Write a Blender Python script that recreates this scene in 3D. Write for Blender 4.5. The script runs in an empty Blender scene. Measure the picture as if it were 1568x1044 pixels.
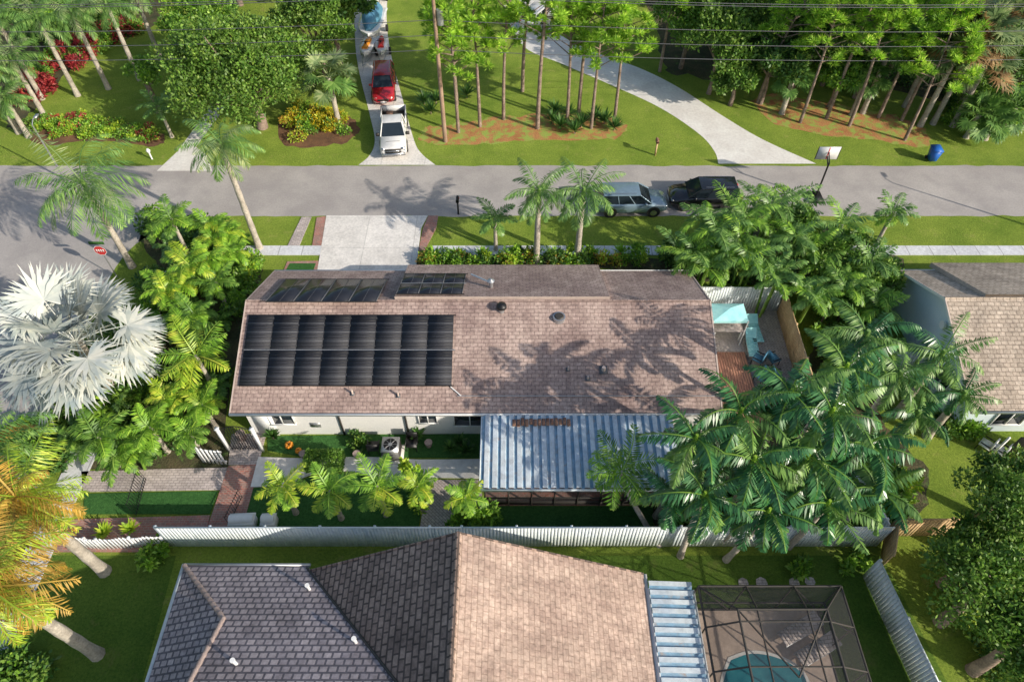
import bpy, math, random
import numpy as np
from mathutils import Vector
rng=np.random.default_rng(7); random.seed(7)
S=bpy.context.scene
H=30.0; F=1045.3; PIT=math.radians(50); SP,CP=math.sin(PIT),math.cos(PIT)
# ---- site survey: photogrammetric back-projection of a reference point to its world x,y at height z
def U(px,py,z=0.0):
    u,v=px-784,py-522
    d=F*SP+v*CP; h=H-z
    return (h*u/d, h*(F*CP-v*SP)/d)
def onslope(px,py,y0,z0,k):   # plane z=z0+(Y-y0)*k
    u,v=px-784,py-522
    d=F*SP+v*CP; r=(F*CP-v*SP)/d
    Y=r*(H-z0+y0*k)/(1+r*k); z=z0+(Y-y0)*k
    return ((H-z)*u/d,Y,z)

# ---------------- materials
BR=1.25
def br(c,f=None):
    f=BR if f is None else f
    return tuple(min(.88,x*f) for x in c)
def base(name):
    m=bpy.data.materials.new(name); m.use_nodes=True
    nt=m.node_tree; b=nt.nodes['Principled BSDF']; return m,nt,b
def N(nt,t,**k):
    n=nt.nodes.new(t)
    for a,v in k.items(): setattr(n,a,v)
    return n
def ramp(nt,stops):
    r=N(nt,'ShaderNodeValToRGB'); e=r.color_ramp.elements
    while len(e)<len(stops): e.new(0.5)
    for i,(p,c) in enumerate(stops): e[i].position=p; e[i].color=(*c,1)
    return r
def mixc(nt,a,b,fac,mode='MIX'):
    m=N(nt,'ShaderNodeMix',data_type='RGBA',blend_type=mode)
    for s,v in ((6,a),(7,b),(0,fac)):
        if hasattr(v,'links'): nt.links.new(v,m.inputs[s])
        else: m.inputs[s].default_value=(*v,1) if isinstance(v,tuple) else v
    return m.outputs[2]
def noise(nt,scale,detail=4,vec=None,rough=.6,stretch=None):
    n=N(nt,'ShaderNodeTexNoise'); n.inputs['Scale'].default_value=scale; n.inputs['Detail'].default_value=detail
    n.inputs['Roughness'].default_value=rough
    if vec is None: vec=N(nt,'ShaderNodeNewGeometry').outputs['Position']
    if stretch:
        mp=N(nt,'ShaderNodeMapping'); mp.inputs['Scale'].default_value=stretch; nt.links.new(vec,mp.inputs[0]); vec=mp.outputs[0]
    nt.links.new(vec,n.inputs['Vector']); return n.outputs['Fac']
def bump(nt,b,h,strength,dist=.05):
    bp=N(nt,'ShaderNodeBump'); bp.inputs['Strength'].default_value=strength; bp.inputs['Distance'].default_value=dist
    nt.links.new(h,bp.inputs['Height']); nt.links.new(bp.outputs[0],b.inputs['Normal'])
def surf(name,c1,c2,s1=.4,s2=8,c3=None,rough=.85,metal=0,bs=.3,bd=.03,amt=.5,t3=(.55,.68),f=None):
    m,nt,b=base(name); c1,c2=br(c1,f),br(c2,f)
    r=ramp(nt,[(.35,c1),(.65,c2)]); nt.links.new(noise(nt,s1,5),r.inputs[0])
    ff=noise(nt,s2,4); r2=ramp(nt,[(.3,(1-amt,)*3),(.7,(1,)*3)]); nt.links.new(ff,r2.inputs[0])
    c=mixc(nt,r.outputs[0],r2.outputs[0],1.0,'MULTIPLY')
    if c3:
        r3=ramp(nt,[(t3[0],(0,0,0)),(t3[1],(1,1,1))]); nt.links.new(noise(nt,s1*2.3,8,rough=.7),r3.inputs[0])
        c=mixc(nt,c,br(c3,f),r3.outputs[0])
    nt.links.new(c,b.inputs['Base Color']); b.inputs['Roughness'].default_value=rough; b.inputs['Metallic'].default_value=metal
    if bs: bump(nt,b,ff,bs,bd)
    return m
def plain(name,c,rough=.6,metal=0,coat=0):
    m,nt,b=base(name)
    r=ramp(nt,[(.3,tuple(x*.82 for x in c)),(.7,c)]); nt.links.new(noise(nt,3,4),r.inputs[0])
    nt.links.new(r.outputs[0],b.inputs['Base Color'])
    b.inputs['Roughness'].default_value=rough; b.inputs['Metallic'].default_value=metal
    if coat: b.inputs['Coat Weight'].default_value=coat
    return m
def leafm(name,c1,c2,c3=None,rough=.45,tr=.3,f=1.45):
    m,nt,b=base(name); c3=c3 or tuple(x*1.4 for x in c2); c1,c2,c3=br(c1,f),br(c2,f),br(c3,f)
    g=N(nt,'ShaderNodeNewGeometry')
    r=ramp(nt,[(0,c1),(.6,c2),(1,c3)]); nt.links.new(g.outputs['Random Per Island'],r.inputs[0])
    r2=ramp(nt,[(.3,(.55,.62,.66)),(.7,(1.25,1.15,1))]); nt.links.new(noise(nt,.9,3),r2.inputs[0])
    c=mixc(nt,r.outputs[0],r2.outputs[0],1.0,'MULTIPLY')
    nt.links.new(c,b.inputs['Base Color']); b.inputs['Roughness'].default_value=rough
    t=N(nt,'ShaderNodeBsdfTranslucent'); nt.links.new(c,t.inputs[0])
    mx=N(nt,'ShaderNodeMixShader'); mx.inputs[0].default_value=tr
    nt.links.new(b.outputs[0],mx.inputs[1]); nt.links.new(t.outputs[0],mx.inputs[2])
    nt.links.new(mx.outputs[0],nt.nodes['Material Output'].inputs[0]); return m
def brick(name,c1,c2,mort,bw,rh,ms=.012,swap=False,stain=.35,rough=.9,off=.5,rot=0,bstr=.4,sc=.35,stc=None,var=.2,f=None,streak=None):
    m,nt,b=base(name); c1,c2,mort=br(c1,f),br(c2,f),br(mort,f)
    g=N(nt,'ShaderNodeNewGeometry').outputs['Position']
    mp=N(nt,'ShaderNodeMapping'); nt.links.new(g,mp.inputs[0])
    mp.inputs['Rotation'].default_value=(0,0,math.radians(90 if swap else rot)); vec=mp.outputs[0]
    t=N(nt,'ShaderNodeTexBrick'); nt.links.new(vec,t.inputs['Vector']); t.offset=off
    t.inputs['Color1'].default_value=(*c1,1); t.inputs['Color2'].default_value=(*c2,1); t.inputs['Mortar'].default_value=(*mort,1)
    t.inputs['Scale'].default_value=1; t.inputs['Mortar Size'].default_value=ms; t.inputs['Brick Width'].default_value=bw
    t.inputs['Row Height'].default_value=rh; t.inputs['Mortar Smooth'].default_value=.2
    r=ramp(nt,[(.35,stc or (1-stain,)*3),(.62,(1,1,1))]); nt.links.new(noise(nt,sc,8,rough=.75),r.inputs[0])
    c=mixc(nt,t.outputs['Color'],r.outputs[0],1.0,'MULTIPLY')
    r2=ramp(nt,[(.3,(1-var,)*3),(.7,(1+var*.5,)*3)]); nt.links.new(noise(nt,7,4),r2.inputs[0])
    c=mixc(nt,c,r2.outputs[0],1.0,'MULTIPLY')
    if streak:
        r4=ramp(nt,[(.38,(.66,.62,.63)),(.56,(1,1,1))]); nt.links.new(noise(nt,1.0,6,rough=.7,stretch=streak),r4.inputs[0])
        c=mixc(nt,c,r4.outputs[0],.7,'MULTIPLY')
    nt.links.new(c,b.inputs['Base Color']); b.inputs['Roughness'].default_value=rough
    if bstr:
        inv=N(nt,'ShaderNodeMath',operation='SUBTRACT'); inv.inputs[0].default_value=1; nt.links.new(t.outputs['Fac'],inv.inputs[1])
        bump(nt,b,inv.outputs[0],bstr,.02)
    return m

M={}
def grassmat(name,a,bb,dry,dryamt=(.56,.76),f=1.0):
    m,nt,b=base(name); a,bb,dry=br(a,f),br(bb,f),br(dry,f)
    r=ramp(nt,[(.3,a),(.68,bb)]); nt.links.new(noise(nt,.35,7,rough=.7),r.inputs[0])
    ff=noise(nt,9,7,rough=.85); r2=ramp(nt,[(.3,(.35,.42,.4)),(.7,(1.4,1.32,1.25))]); nt.links.new(ff,r2.inputs[0])
    c=mixc(nt,r.outputs[0],r2.outputs[0],1.0,'MULTIPLY')
    r3=ramp(nt,[(dryamt[0],(0,0,0)),(dryamt[1],(.85,.85,.85))]); nt.links.new(noise(nt,.8,9,rough=.75),r3.inputs[0])
    c=mixc(nt,c,dry,r3.outputs[0])
    nt.links.new(c,b.inputs['Base Color']); b.inputs['Roughness'].default_value=.95; b.inputs['Specular IOR Level'].default_value=.15
    bump(nt,b,ff,1.0,.2); return m
M['grass']=grassmat('grass',(.20,.33,.045),(.38,.50,.085),(.48,.44,.15))
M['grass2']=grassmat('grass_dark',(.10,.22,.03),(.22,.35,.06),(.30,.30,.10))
M['turf']=grassmat('turf',(.06,.19,.05),(.09,.25,.07),(.10,.22,.06))
M['asphalt']=surf('asphalt',(.31,.285,.275),(.41,.38,.36),.25,9,(.26,.24,.235),.9,bs=.3,bd=.01,amt=.22,t3=(.48,.75))
M['conc']=surf('concrete',(.60,.57,.54),(.72,.69,.66),.5,5,(.50,.47,.44),.85,bs=.15,bd=.01,amt=.18,t3=(.55,.75))
M['drive']=brick('driveway_concrete',(.70,.67,.64),(.66,.63,.60),(.50,.48,.46),3.2,3.0,.025,False,.22,off=0,bstr=.2,sc=.8)
M['walk']=brick('sidewalk_concrete',(.62,.63,.66),(.58,.59,.62),(.36,.36,.38),1.5,1.6,.03,False,.25,off=0,bstr=.2)
M['mulch']=surf('mulch',(.12,.065,.035),(.24,.12,.06),1.2,12,None,.95,bs=.8,bd=.08,amt=.6)
M['straw']=surf('pine_straw',(.40,.17,.06),(.52,.26,.10),.6,12,(.24,.32,.06),.95,bs=.8,bd=.08,amt=.5,t3=(.47,.56))
M['soil']=surf('soil',(.05,.06,.025),(.12,.10,.05),.8,10,(.08,.15,.03),.95,bs=.8,bd=.1,amt=.6)
M['redpave']=brick('red_pavers',(.42,.17,.13),(.30,.18,.15),(.36,.29,.25),.24,.12,.012,False,.3,sc=.8)
M['pave']=brick('herringbone_pavers',(.50,.43,.39),(.38,.33,.32),(.22,.19,.18),.24,.12,.014,False,.3,rot=45,sc=.8)
M['pave2']=brick('grey_pavers',(.54,.47,.45),(.44,.38,.36),(.26,.22,.21),.28,.14,.014,False,.3,sc=.8)
M['shingle']=brick('roof_shingles',(.50,.385,.335),(.39,.295,.255),(.25,.185,.165),.38,.19,.018,False,.45,sc=.30,stc=(.62,.58,.60),var=.35,streak=(1.6,.22,1))
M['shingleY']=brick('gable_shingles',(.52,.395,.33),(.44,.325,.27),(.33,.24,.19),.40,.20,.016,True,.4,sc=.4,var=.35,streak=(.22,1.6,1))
M['shingleD']=brick('shaded_slope_tiles',(.36,.26,.21),(.24,.17,.14),(.10,.075,.065),.40,.24,.035,True,.45,sc=.6,bstr=.8,var=.3,f=1.3)  # shade of the gable's west slope painted into a darker tile colour
M['shingleG']=brick('shaded_wing_tiles',(.42,.36,.37),(.30,.26,.28),(.12,.11,.13),.32,.26,.04,False,.45,sc=.5,bstr=.8,var=.3,f=1.35)  # bluish shade on the left wing painted into this grey tile colour
M['shingleT']=brick('tan_tiles',(.54,.45,.37),(.44,.36,.29),(.25,.20,.16),.34,.22,.02,False,.45,sc=.5,var=.35)
M['caps']=surf('ridge_tile',(.30,.235,.215),(.40,.31,.28),2,10,None,.9,bs=.3,amt=.4)
M['white']=surf('white_paint',(.64,.65,.66),(.70,.70,.69),.6,4,None,.7,bs=.05,amt=.1)
M['stucco']=surf('stucco',(.64,.64,.63),(.70,.69,.67),.5,20,None,.9,bs=.3,bd=.01,amt=.12)
M['bluestucco']=surf('blue_stucco',(.48,.58,.64),(.58,.65,.69),.5,20,None,.9,bs=.3,bd=.01,amt=.1)
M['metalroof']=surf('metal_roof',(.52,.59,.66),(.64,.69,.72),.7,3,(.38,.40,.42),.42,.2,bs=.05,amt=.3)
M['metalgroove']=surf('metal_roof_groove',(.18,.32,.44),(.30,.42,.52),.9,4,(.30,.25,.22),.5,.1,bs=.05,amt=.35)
M['rust']=surf('rust',(.24,.12,.08),(.36,.20,.13),3,12,None,.9,bs=.3,amt=.4)
M['fence']=surf('fence_vinyl',(.58,.65,.72),(.66,.71,.75),.7,4,(.50,.53,.50),.6,bs=.05,amt=.2,t3=(.58,.8))
M['wood']=surf('fence_wood',(.44,.29,.15),(.60,.43,.24),1.5,14,None,.85,bs=.3,amt=.35)
M['deck']=surf('deck_wood',(.38,.17,.12),(.48,.24,.16),1.2,14,None,.75,bs=.2,amt=.3)
M['trunk']=surf('palm_trunk',(.34,.30,.25),(.50,.45,.38),2,10,None,.95,bs=.8,bd=.05,amt=.4)
M['bark']=surf('bark',(.20,.145,.115),(.36,.27,.22),2,10,None,.95,bs=.9,bd=.06,amt=.5)
M['pole']=surf('pole_wood',(.26,.17,.12),(.36,.25,.18),1,14,None,.9,bs=.3,amt=.3)
M['rake']=surf('rake_trim',(.44,.35,.31),(.50,.41,.36),1,6,None,.8,bs=.1,amt=.2)
M['black']=plain('black_metal',(.02,.02,.022),.45,.3)
M['dark']=plain('dark_trim',(.05,.045,.04),.6)
M['rubber']=plain('rubber',(.02,.02,.02),.85)
M['glass']=plain('tinted_glass',(.02,.03,.04),.05)
M['chrome']=plain('chrome',(.6,.6,.62),.2,.9)
M['steel']=plain('galvanised_steel',(.5,.51,.53),.4,.7)
M['dsteel']=plain('dull_strap',(.13,.135,.15),.6,.3)
M['red']=plain('red_paint',(.42,.015,.025),.25,0,1)
M['wpaint']=plain('white_car_paint',(.78,.78,.78),.25,0,1)
M['bpaint']=plain('black_car_paint',(.012,.012,.016),.2,0,1)
M['spaint']=plain('blue_grey_car_paint',(.24,.34,.42),.25,.3,1)
M['blue']=plain('blue_plastic',(.02,.14,.52),.4)
M['tealfab']=surf('teal_fabric',(.25,.58,.62),(.38,.70,.72),2,10,None,.9,bs=.1,amt=.1)
M['orange']=plain('orange_plastic',(.80,.30,.02),.4)
M['signred']=plain('sign_red',(.6,.03,.03),.4)
M['tan']=surf('pool_deck',(.42,.32,.26),(.52,.41,.34),.8,8,(.34,.27,.23),.85,bs=.1,amt=.25,t3=(.5,.7))
M['canvas']=plain('canvas_blue',(.10,.28,.42),.7)
m,nt,b=base('pool_water'); b.inputs['Roughness'].default_value=.06
r=ramp(nt,[(.4,(.02,.15,.20)),(.62,(.05,.27,.31))]); nt.links.new(noise(nt,.6,3),r.inputs[0]); nt.links.new(r.outputs[0],b.inputs['Base Color'])
bump(nt,b,noise(nt,2.2,3),.25,.05); M['water']=m
M['solar']=surf('solar_collector',(.030,.032,.042),(.040,.042,.054),.8,22,None,.75,bs=.4,bd=.02,amt=.35,f=1)
M['pv']=surf('pv_panel',(.016,.018,.026),(.024,.026,.034),.8,10,None,.22,bs=0,amt=.2,f=1)
m,nt,b=base('insect_screen'); b.inputs['Base Color'].default_value=(.05,.05,.055,1); b.inputs['Roughness'].default_value=.8
tb=N(nt,'ShaderNodeBsdfTransparent'); mx=N(nt,'ShaderNodeMixShader'); mx.inputs[0].default_value=.34
nt.links.new(tb.outputs[0],mx.inputs[1]); nt.links.new(b.outputs[0],mx.inputs[2]); nt.links.new(mx.outputs[0],nt.nodes['Material Output'].inputs[0]); M['screen']=m
L={}
L['deep']=leafm('leaf_deep',(.022,.095,.035),(.045,.17,.055),(.10,.27,.10),.30,.22,1.25)
L['queen']=leafm('leaf_queen',(.07,.16,.04),(.13,.26,.06),(.23,.37,.11),.4)
L['bright']=leafm('leaf_bright',(.10,.23,.02),(.19,.37,.035),(.33,.50,.07),.45)
L['lime']=leafm('leaf_lime',(.17,.30,.02),(.32,.44,.04),(.48,.52,.07),.45)
L['pine']=leafm('leaf_pine',(.17,.34,.03),(.31,.52,.05),(.46,.62,.09),.6,.4)
L['oak']=leafm('leaf_oak',(.05,.11,.018),(.11,.20,.03),(.20,.30,.06),.5)
L['mid']=leafm('leaf_mid',(.06,.15,.022),(.125,.25,.035),(.22,.36,.07),.5)
L['dark']=leafm('leaf_dark',(.03,.085,.02),(.06,.15,.03),(.11,.23,.05),.5)
L['silver']=leafm('leaf_silver',(.42,.48,.49),(.57,.62,.63),(.74,.77,.77),.55,.12,1)
L['gold']=leafm('leaf_gold',(.30,.19,.03),(.52,.33,.05),(.66,.46,.11),.55,.3,1.1)
L['yellow']=leafm('leaf_yellow',(.55,.42,.02),(.75,.60,.03),(.80,.70,.06),.55,.3,1)
L['redleaf']=leafm('leaf_red',(.22,.02,.03),(.46,.04,.06),(.60,.14,.12),.55,.3,1.1)
L['brown']=leafm('leaf_brown',(.20,.12,.05),(.34,.22,.10),(.45,.32,.16),.8,.2,1.1)
L['sabal']=leafm('leaf_sabal',(.09,.16,.06),(.19,.27,.11),(.32,.38,.19),.5)

# ---------------- mesh builder
class MB:
    def __init__(s): s.v=[];s.n=0;s.f=[];s.m=[];s.mats=[]
    def mi(s,mat):
        if mat not in s.mats: s.mats.append(mat)
        return s.mats.index(mat)
    def add(s,v,f,mat):
        v=np.asarray(v,float).reshape(-1,3); i=s.mi(mat)
        if isinstance(f,np.ndarray): s.f.append(f+s.n); s.m.append(np.full(len(f),i))
        else:
            for q in f: s.f.append(np.array([q])+s.n); s.m.append(np.array([i]))
        s.v.append(v); s.n+=len(v)
    def box(s,c,d,mat,rz=0,tilt=None):
        x,y,z=[k/2 for k in d]
        v=np.array([(a*x,b*y,e*z) for e in(-1,1) for a,b in((-1,-1),(1,-1),(1,1),(-1,1))])
        if tilt is not None: v[:,2]+=v[:,1]*tilt
        if rz: cs,sn=math.cos(rz),math.sin(rz); v=np.c_[v[:,0]*cs-v[:,1]*sn,v[:,0]*sn+v[:,1]*cs,v[:,2]]
        s.add(v+np.array(c),np.array([(3,2,1,0),(4,5,6,7),(0,1,5,4),(1,2,6,5),(2,3,7,6),(3,0,4,7)]),mat)
    def tube(s,pts,rad,mat,n=8,cap=True):
        pts=np.asarray(pts,float); k=len(pts)
        if np.isscalar(rad): rad=[rad]*k
        a=np.linspace(0,2*np.pi,n,endpoint=False); V=[]
        for i in range(k):
            t=pts[min(i+1,k-1)]-pts[max(i-1,0)]; t/=np.linalg.norm(t)+1e-9
            r=np.array([1,0,0]) if abs(t[0])<.9 else np.array([0,1,0])
            p=np.cross(t,r); p/=np.linalg.norm(p); q=np.cross(t,p)
            V.append(pts[i]+rad[i]*(np.outer(np.cos(a),p)+np.outer(np.sin(a),q)))
        V=np.concatenate(V); f=[]
        for i in range(k-1):
            for j in range(n): f.append((i*n+j,i*n+(j+1)%n,(i+1)*n+(j+1)%n,(i+1)*n+j))
        s.add(V,np.array(f),mat)
        if cap:
            s.add(V[-n:],[tuple(range(n))],mat); s.add(V[:n],[tuple(range(n))[::-1]],mat)
    def poly(s,pts,mat): s.add(pts,[tuple(range(len(pts)))],mat)
    def leaves(s,P,D,Sd,Ln,W,mat):
        n=len(P); Ln=np.asarray(Ln).reshape(-1,1)*np.ones((n,1)); W=np.asarray(W).reshape(-1,1)*np.ones((n,1))
        v=np.stack([P,P+D*Ln*.45+Sd*W*.5,P+D*Ln,P+D*Ln*.45-Sd*W*.5],1).reshape(-1,3)
        s.add(v,np.arange(4*n).reshape(n,4),mat)
    def obj(s,name,loc=(0,0,0),parent=None,smooth=False,rz=0):
        me=bpy.data.meshes.new(name); V=np.concatenate(s.v)
        me.vertices.add(len(V)); me.vertices.foreach_set('co',V.astype(np.float32).ravel())
        lt=np.concatenate([np.full(len(f),f.shape[1]) for f in s.f]); lv=np.concatenate([f.ravel() for f in s.f])
        me.loops.add(len(lv)); me.loops.foreach_set('vertex_index',lv.astype(np.int32))
        me.polygons.add(len(lt)); me.polygons.foreach_set('loop_start',(np.cumsum(lt)-lt).astype(np.int32))
        try: me.polygons.foreach_set('loop_total',lt.astype(np.int32))
        except Exception: pass
        for m_ in s.mats: me.materials.append(m_)
        me.polygons.foreach_set('material_index',np.concatenate(s.m).astype(np.int32))
        me.update(calc_edges=True); me.validate()
        if smooth: me.polygons.foreach_set('use_smooth',np.ones(len(me.polygons),bool))
        o=bpy.data.objects.new(name,me); S.collection.objects.link(o); o.location=loc; o.rotation_euler=(0,0,rz)
        if parent: o.parent=parent
        return o
def empty(name,loc=(0,0,0),rz=0):
    o=bpy.data.objects.new(name,None); S.collection.objects.link(o); o.location=loc; o.rotation_euler=(0,0,rz); return o
def unit(a): return a/(np.linalg.norm(a,axis=-1,keepdims=True)+1e-9)
def rnd(n): return unit(rng.normal(size=(n,3)))

def crspline(pts,k=6):
    p=[pts[0]]+list(pts)+[pts[-1]]; out=[]
    for i in range(1,len(p)-2):
        a,b,c,d=[np.array(q) for q in p[i-1:i+3]]
        for t in np.linspace(0,1,k,endpoint=False):
            out.append(.5*((2*b)+(c-a)*t+(2*a-5*b+4*c-d)*t*t+(3*b-a-3*c+d)*t**3))
    out.append(np.array(p[-1])); return out
def sheet(name,px,z,mat,world=False,thick=0):
    pts=[p if world else U(*p) for p in px]
    a=sum(pts[i][0]*pts[(i+1)%len(pts)][1]-pts[(i+1)%len(pts)][0]*pts[i][1] for i in range(len(pts)))
    if a<0: pts=pts[::-1]
    mb=MB(); mb.poly([(p[0],p[1],z) for p in pts],mat)
    n=len(pts)
    if z>.03:
        for i in range(n):
            p,q=pts[i],pts[(i+1)%n]; mb.poly([(p[0],p[1],-.02),(q[0],q[1],-.02),(q[0],q[1],z),(p[0],p[1],z)],mat)
    return mb.obj(name)

# ---------------- GROUND
sheet('ground',[(-900,-700),(900,-700),(900,1500),(-900,1500)],0,M['grass'],True)
def Y(py): return U(784,py)[1]
ry0,ry1=Y(331),Y(254)
X0=-25.0
c=[]
for a in np.linspace(0,math.pi/2,8): c.append((X0+5-5*math.sin(a) , ry0-5+5*math.cos(a)))
def wob(p,q,n=60):
    return [(p[0]+(q[0]-p[0])*t+0,p[1]+(q[1]-p[1])*t+rng.normal()*.05) for t in np.linspace(0,1,n)]
pts=wob((70,ry0),(X0+6,ry0),120)+c+[(X0,-60),(X0-7.8,-60),(X0-7.8,ry0-4),(X0-10,ry0-1),(X0-13,ry0),(-200,ry0),(-200,ry1)]+wob((-60,ry1),(70,ry1),160)+[(200,ry1),(200,ry0)]
sheet('street',pts,.004,M['asphalt'],True)
sy0,sy1=Y(391),Y(377)
sheet('sidewalk',[(-5.2,sy0),(120,sy0),(120,sy1),(-5.2,sy1)],.05,M['walk'],True)
lw=[(-12.2,sy0),(-12.2,sy1)]+[(-17,sy1),(-20,sy1-.6),(-21.8,sy1-2.4),(-22.2,sy1-5),(-22.2,0)]+[(-20.9,0),(-20.9,sy0-3.6),(-20.4,sy0-1.6),(-19,sy0-.3),(-17,sy0)]
sheet('sidewalk',lw,.05,M['walk'],True)
sheet('concrete_driveway',[(500,331),(655,331),(645,350),(636,420),(485,422)],.055,M['drive'])
sheet('driveway_border',[(656,331),(671,331),(668,350),(650,384),(641,384),(648,350)],.045,M['redpave'])
sheet('driveway_border',[(485,334),(499,332),(492,378),(478,378)],.045,M['redpave'])
sheet('paver_strip',[(462,333),(477,333),(458,378),(440,378)],.045,M['pave2'])
sheet('paver_strip',[(440,401),(492,400),(488,421),(432,422)],.045,M['redpave'])
sheet('artificial_turf',[(444,404),(484,404),(480,415),(437,416)],.05,M['turf'])
dl=crspline([(549,253),(566,238),(574,215),(566,175),(548,100),(543,40),(543,-60)])
dr=crspline([(600,-60),(592,20),(598,80),(616,150),(634,215),(646,236),(667,253)])
sheet('concrete_driveway',[tuple(p) for p in dl+dr],.008,M['drive'])
dl=crspline([(1100,251),(1094,232),(1070,205),(1010,165),(930,128),(860,98),(800,70),(770,10)])
dr=crspline([(830,-20),(850,45),(905,78),(980,105),(1040,135),(1110,180),(1170,215),(1250,251)])
sheet('concrete_driveway',[tuple(p) for p in dl+dr],.008,M['conc'])
sheet('concrete_driveway',[(240,262),(325,262),(318,240),(300,225),(345,165),(322,163),(272,232)],.008,M['conc'])
def bed(px,mat,z=.004,name='planting_bed'):
    p=crspline([*px,px[0]],8)[:-1]; p=[(q[0]+rng.normal()*2.2,q[1]+rng.normal()*1.5) for q in p]; sheet(name,p,z,mat)
bed([(640,215),(700,222),(820,215),(940,212),(955,190),(900,175),(780,178),(700,190),(650,196)],M['straw'],.004,'pine_straw')
bed([(1150,155),(1200,195),(1330,215),(1420,225),(1400,190),(1300,165),(1190,145)],M['straw'],.004,'pine_straw')
bed([(425,190),(440,225),(530,218),(548,195),(520,170),(460,165)],M['mulch'])
bed([(25,190),(60,222),(150,215),(235,225),(250,205),(180,185),(90,178)],M['mulch'])
bed([(0,110),(10,195),(50,170),(95,120),(160,75),(235,40),(240,-10),(100,-30),(-20,10)],M['soil'])
bed([(225,335),(345,340),(390,400),(400,425),(375,470),(345,640),(345,715),(120,718),(40,690),(120,600),(215,470),(245,420),(215,370)],M['soil'])
bed([(650,395),(980,394),(1060,396),(1110,330),(1190,325),(1380,400),(1330,470),(1250,470),(1200,440),(1060,430),(900,410),(650,412)],M['soil'],.012)
bed([(1000,640),(1100,600),(1200,610),(1260,500),(1330,520),(1350,640),(1420,730),(1370,800),(1100,805),(1000,800)],M['soil'])
bed([(1020,110),(1130,128),(1200,110),(1420,150),(1568,190),(1650,60),(1500,-80),(1020,-80),(1010,60)],M['soil'],.004,'woodland_floor')
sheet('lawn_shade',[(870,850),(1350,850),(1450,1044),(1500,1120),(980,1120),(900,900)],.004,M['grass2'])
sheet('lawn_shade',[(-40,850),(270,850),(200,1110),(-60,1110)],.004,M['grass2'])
sheet('paver_path',[(125,722),(348,716),(346,750),(128,753)],.05,M['pave2'])
sheet('artificial_turf',[(130,756),(334,752),(322,787),(128,787)],.04,M['turf'])
sheet('paver_path',[(88,796),(322,789),(318,808),(250,812),(228,845),(84,845)],.05,M['redpave'])
sheet('brick_path',[(350,714),(398,711),(372,808),(318,808)],.055,M['redpave'])
p=crspline([(396,700),(470,702),(560,700),(640,704),(740,703)],4)+crspline([(740,733),(660,732),(600,738),(540,722),(480,726),(440,742),(384,746)],4)
sheet('concrete_path',[tuple(q) for q in p],.06,M['conc'])
sheet('artificial_turf',[(383,748),(440,745),(480,729),(540,725),(600,741),(650,736),(641,808),(372,808)],.04,M['turf'])
sheet('paver_patio',[(655,735),(738,735),(738,808),(643,808)],.05,M['pave'])
sheet('artificial_turf',[(410,668),(738,664),(738,701),(470,700),(410,690)],.04,M['turf'])
sheet('brick_path',[(355,665),(408,664),(396,712),(350,712)],.05,M['pave2'])
sheet('artificial_turf',[(740,775),(1000,775),(1000,808),(740,808)],.04,M['turf'])
sheet('paver_patio',[(1085,455),(1208,455),(1242,630),(1090,630)],.05,M['pave'])
for p in [(1138,892),(1166,892),(1216,892),(1240,890)]:
    x,y=U(*p); mb=MB(); mb.tube([(0,0,-.02),(0,0,.04)],.22+.06*rng.random(),M['pave2'],7); mb.obj('stepping_stone',(x,y,0))

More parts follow.
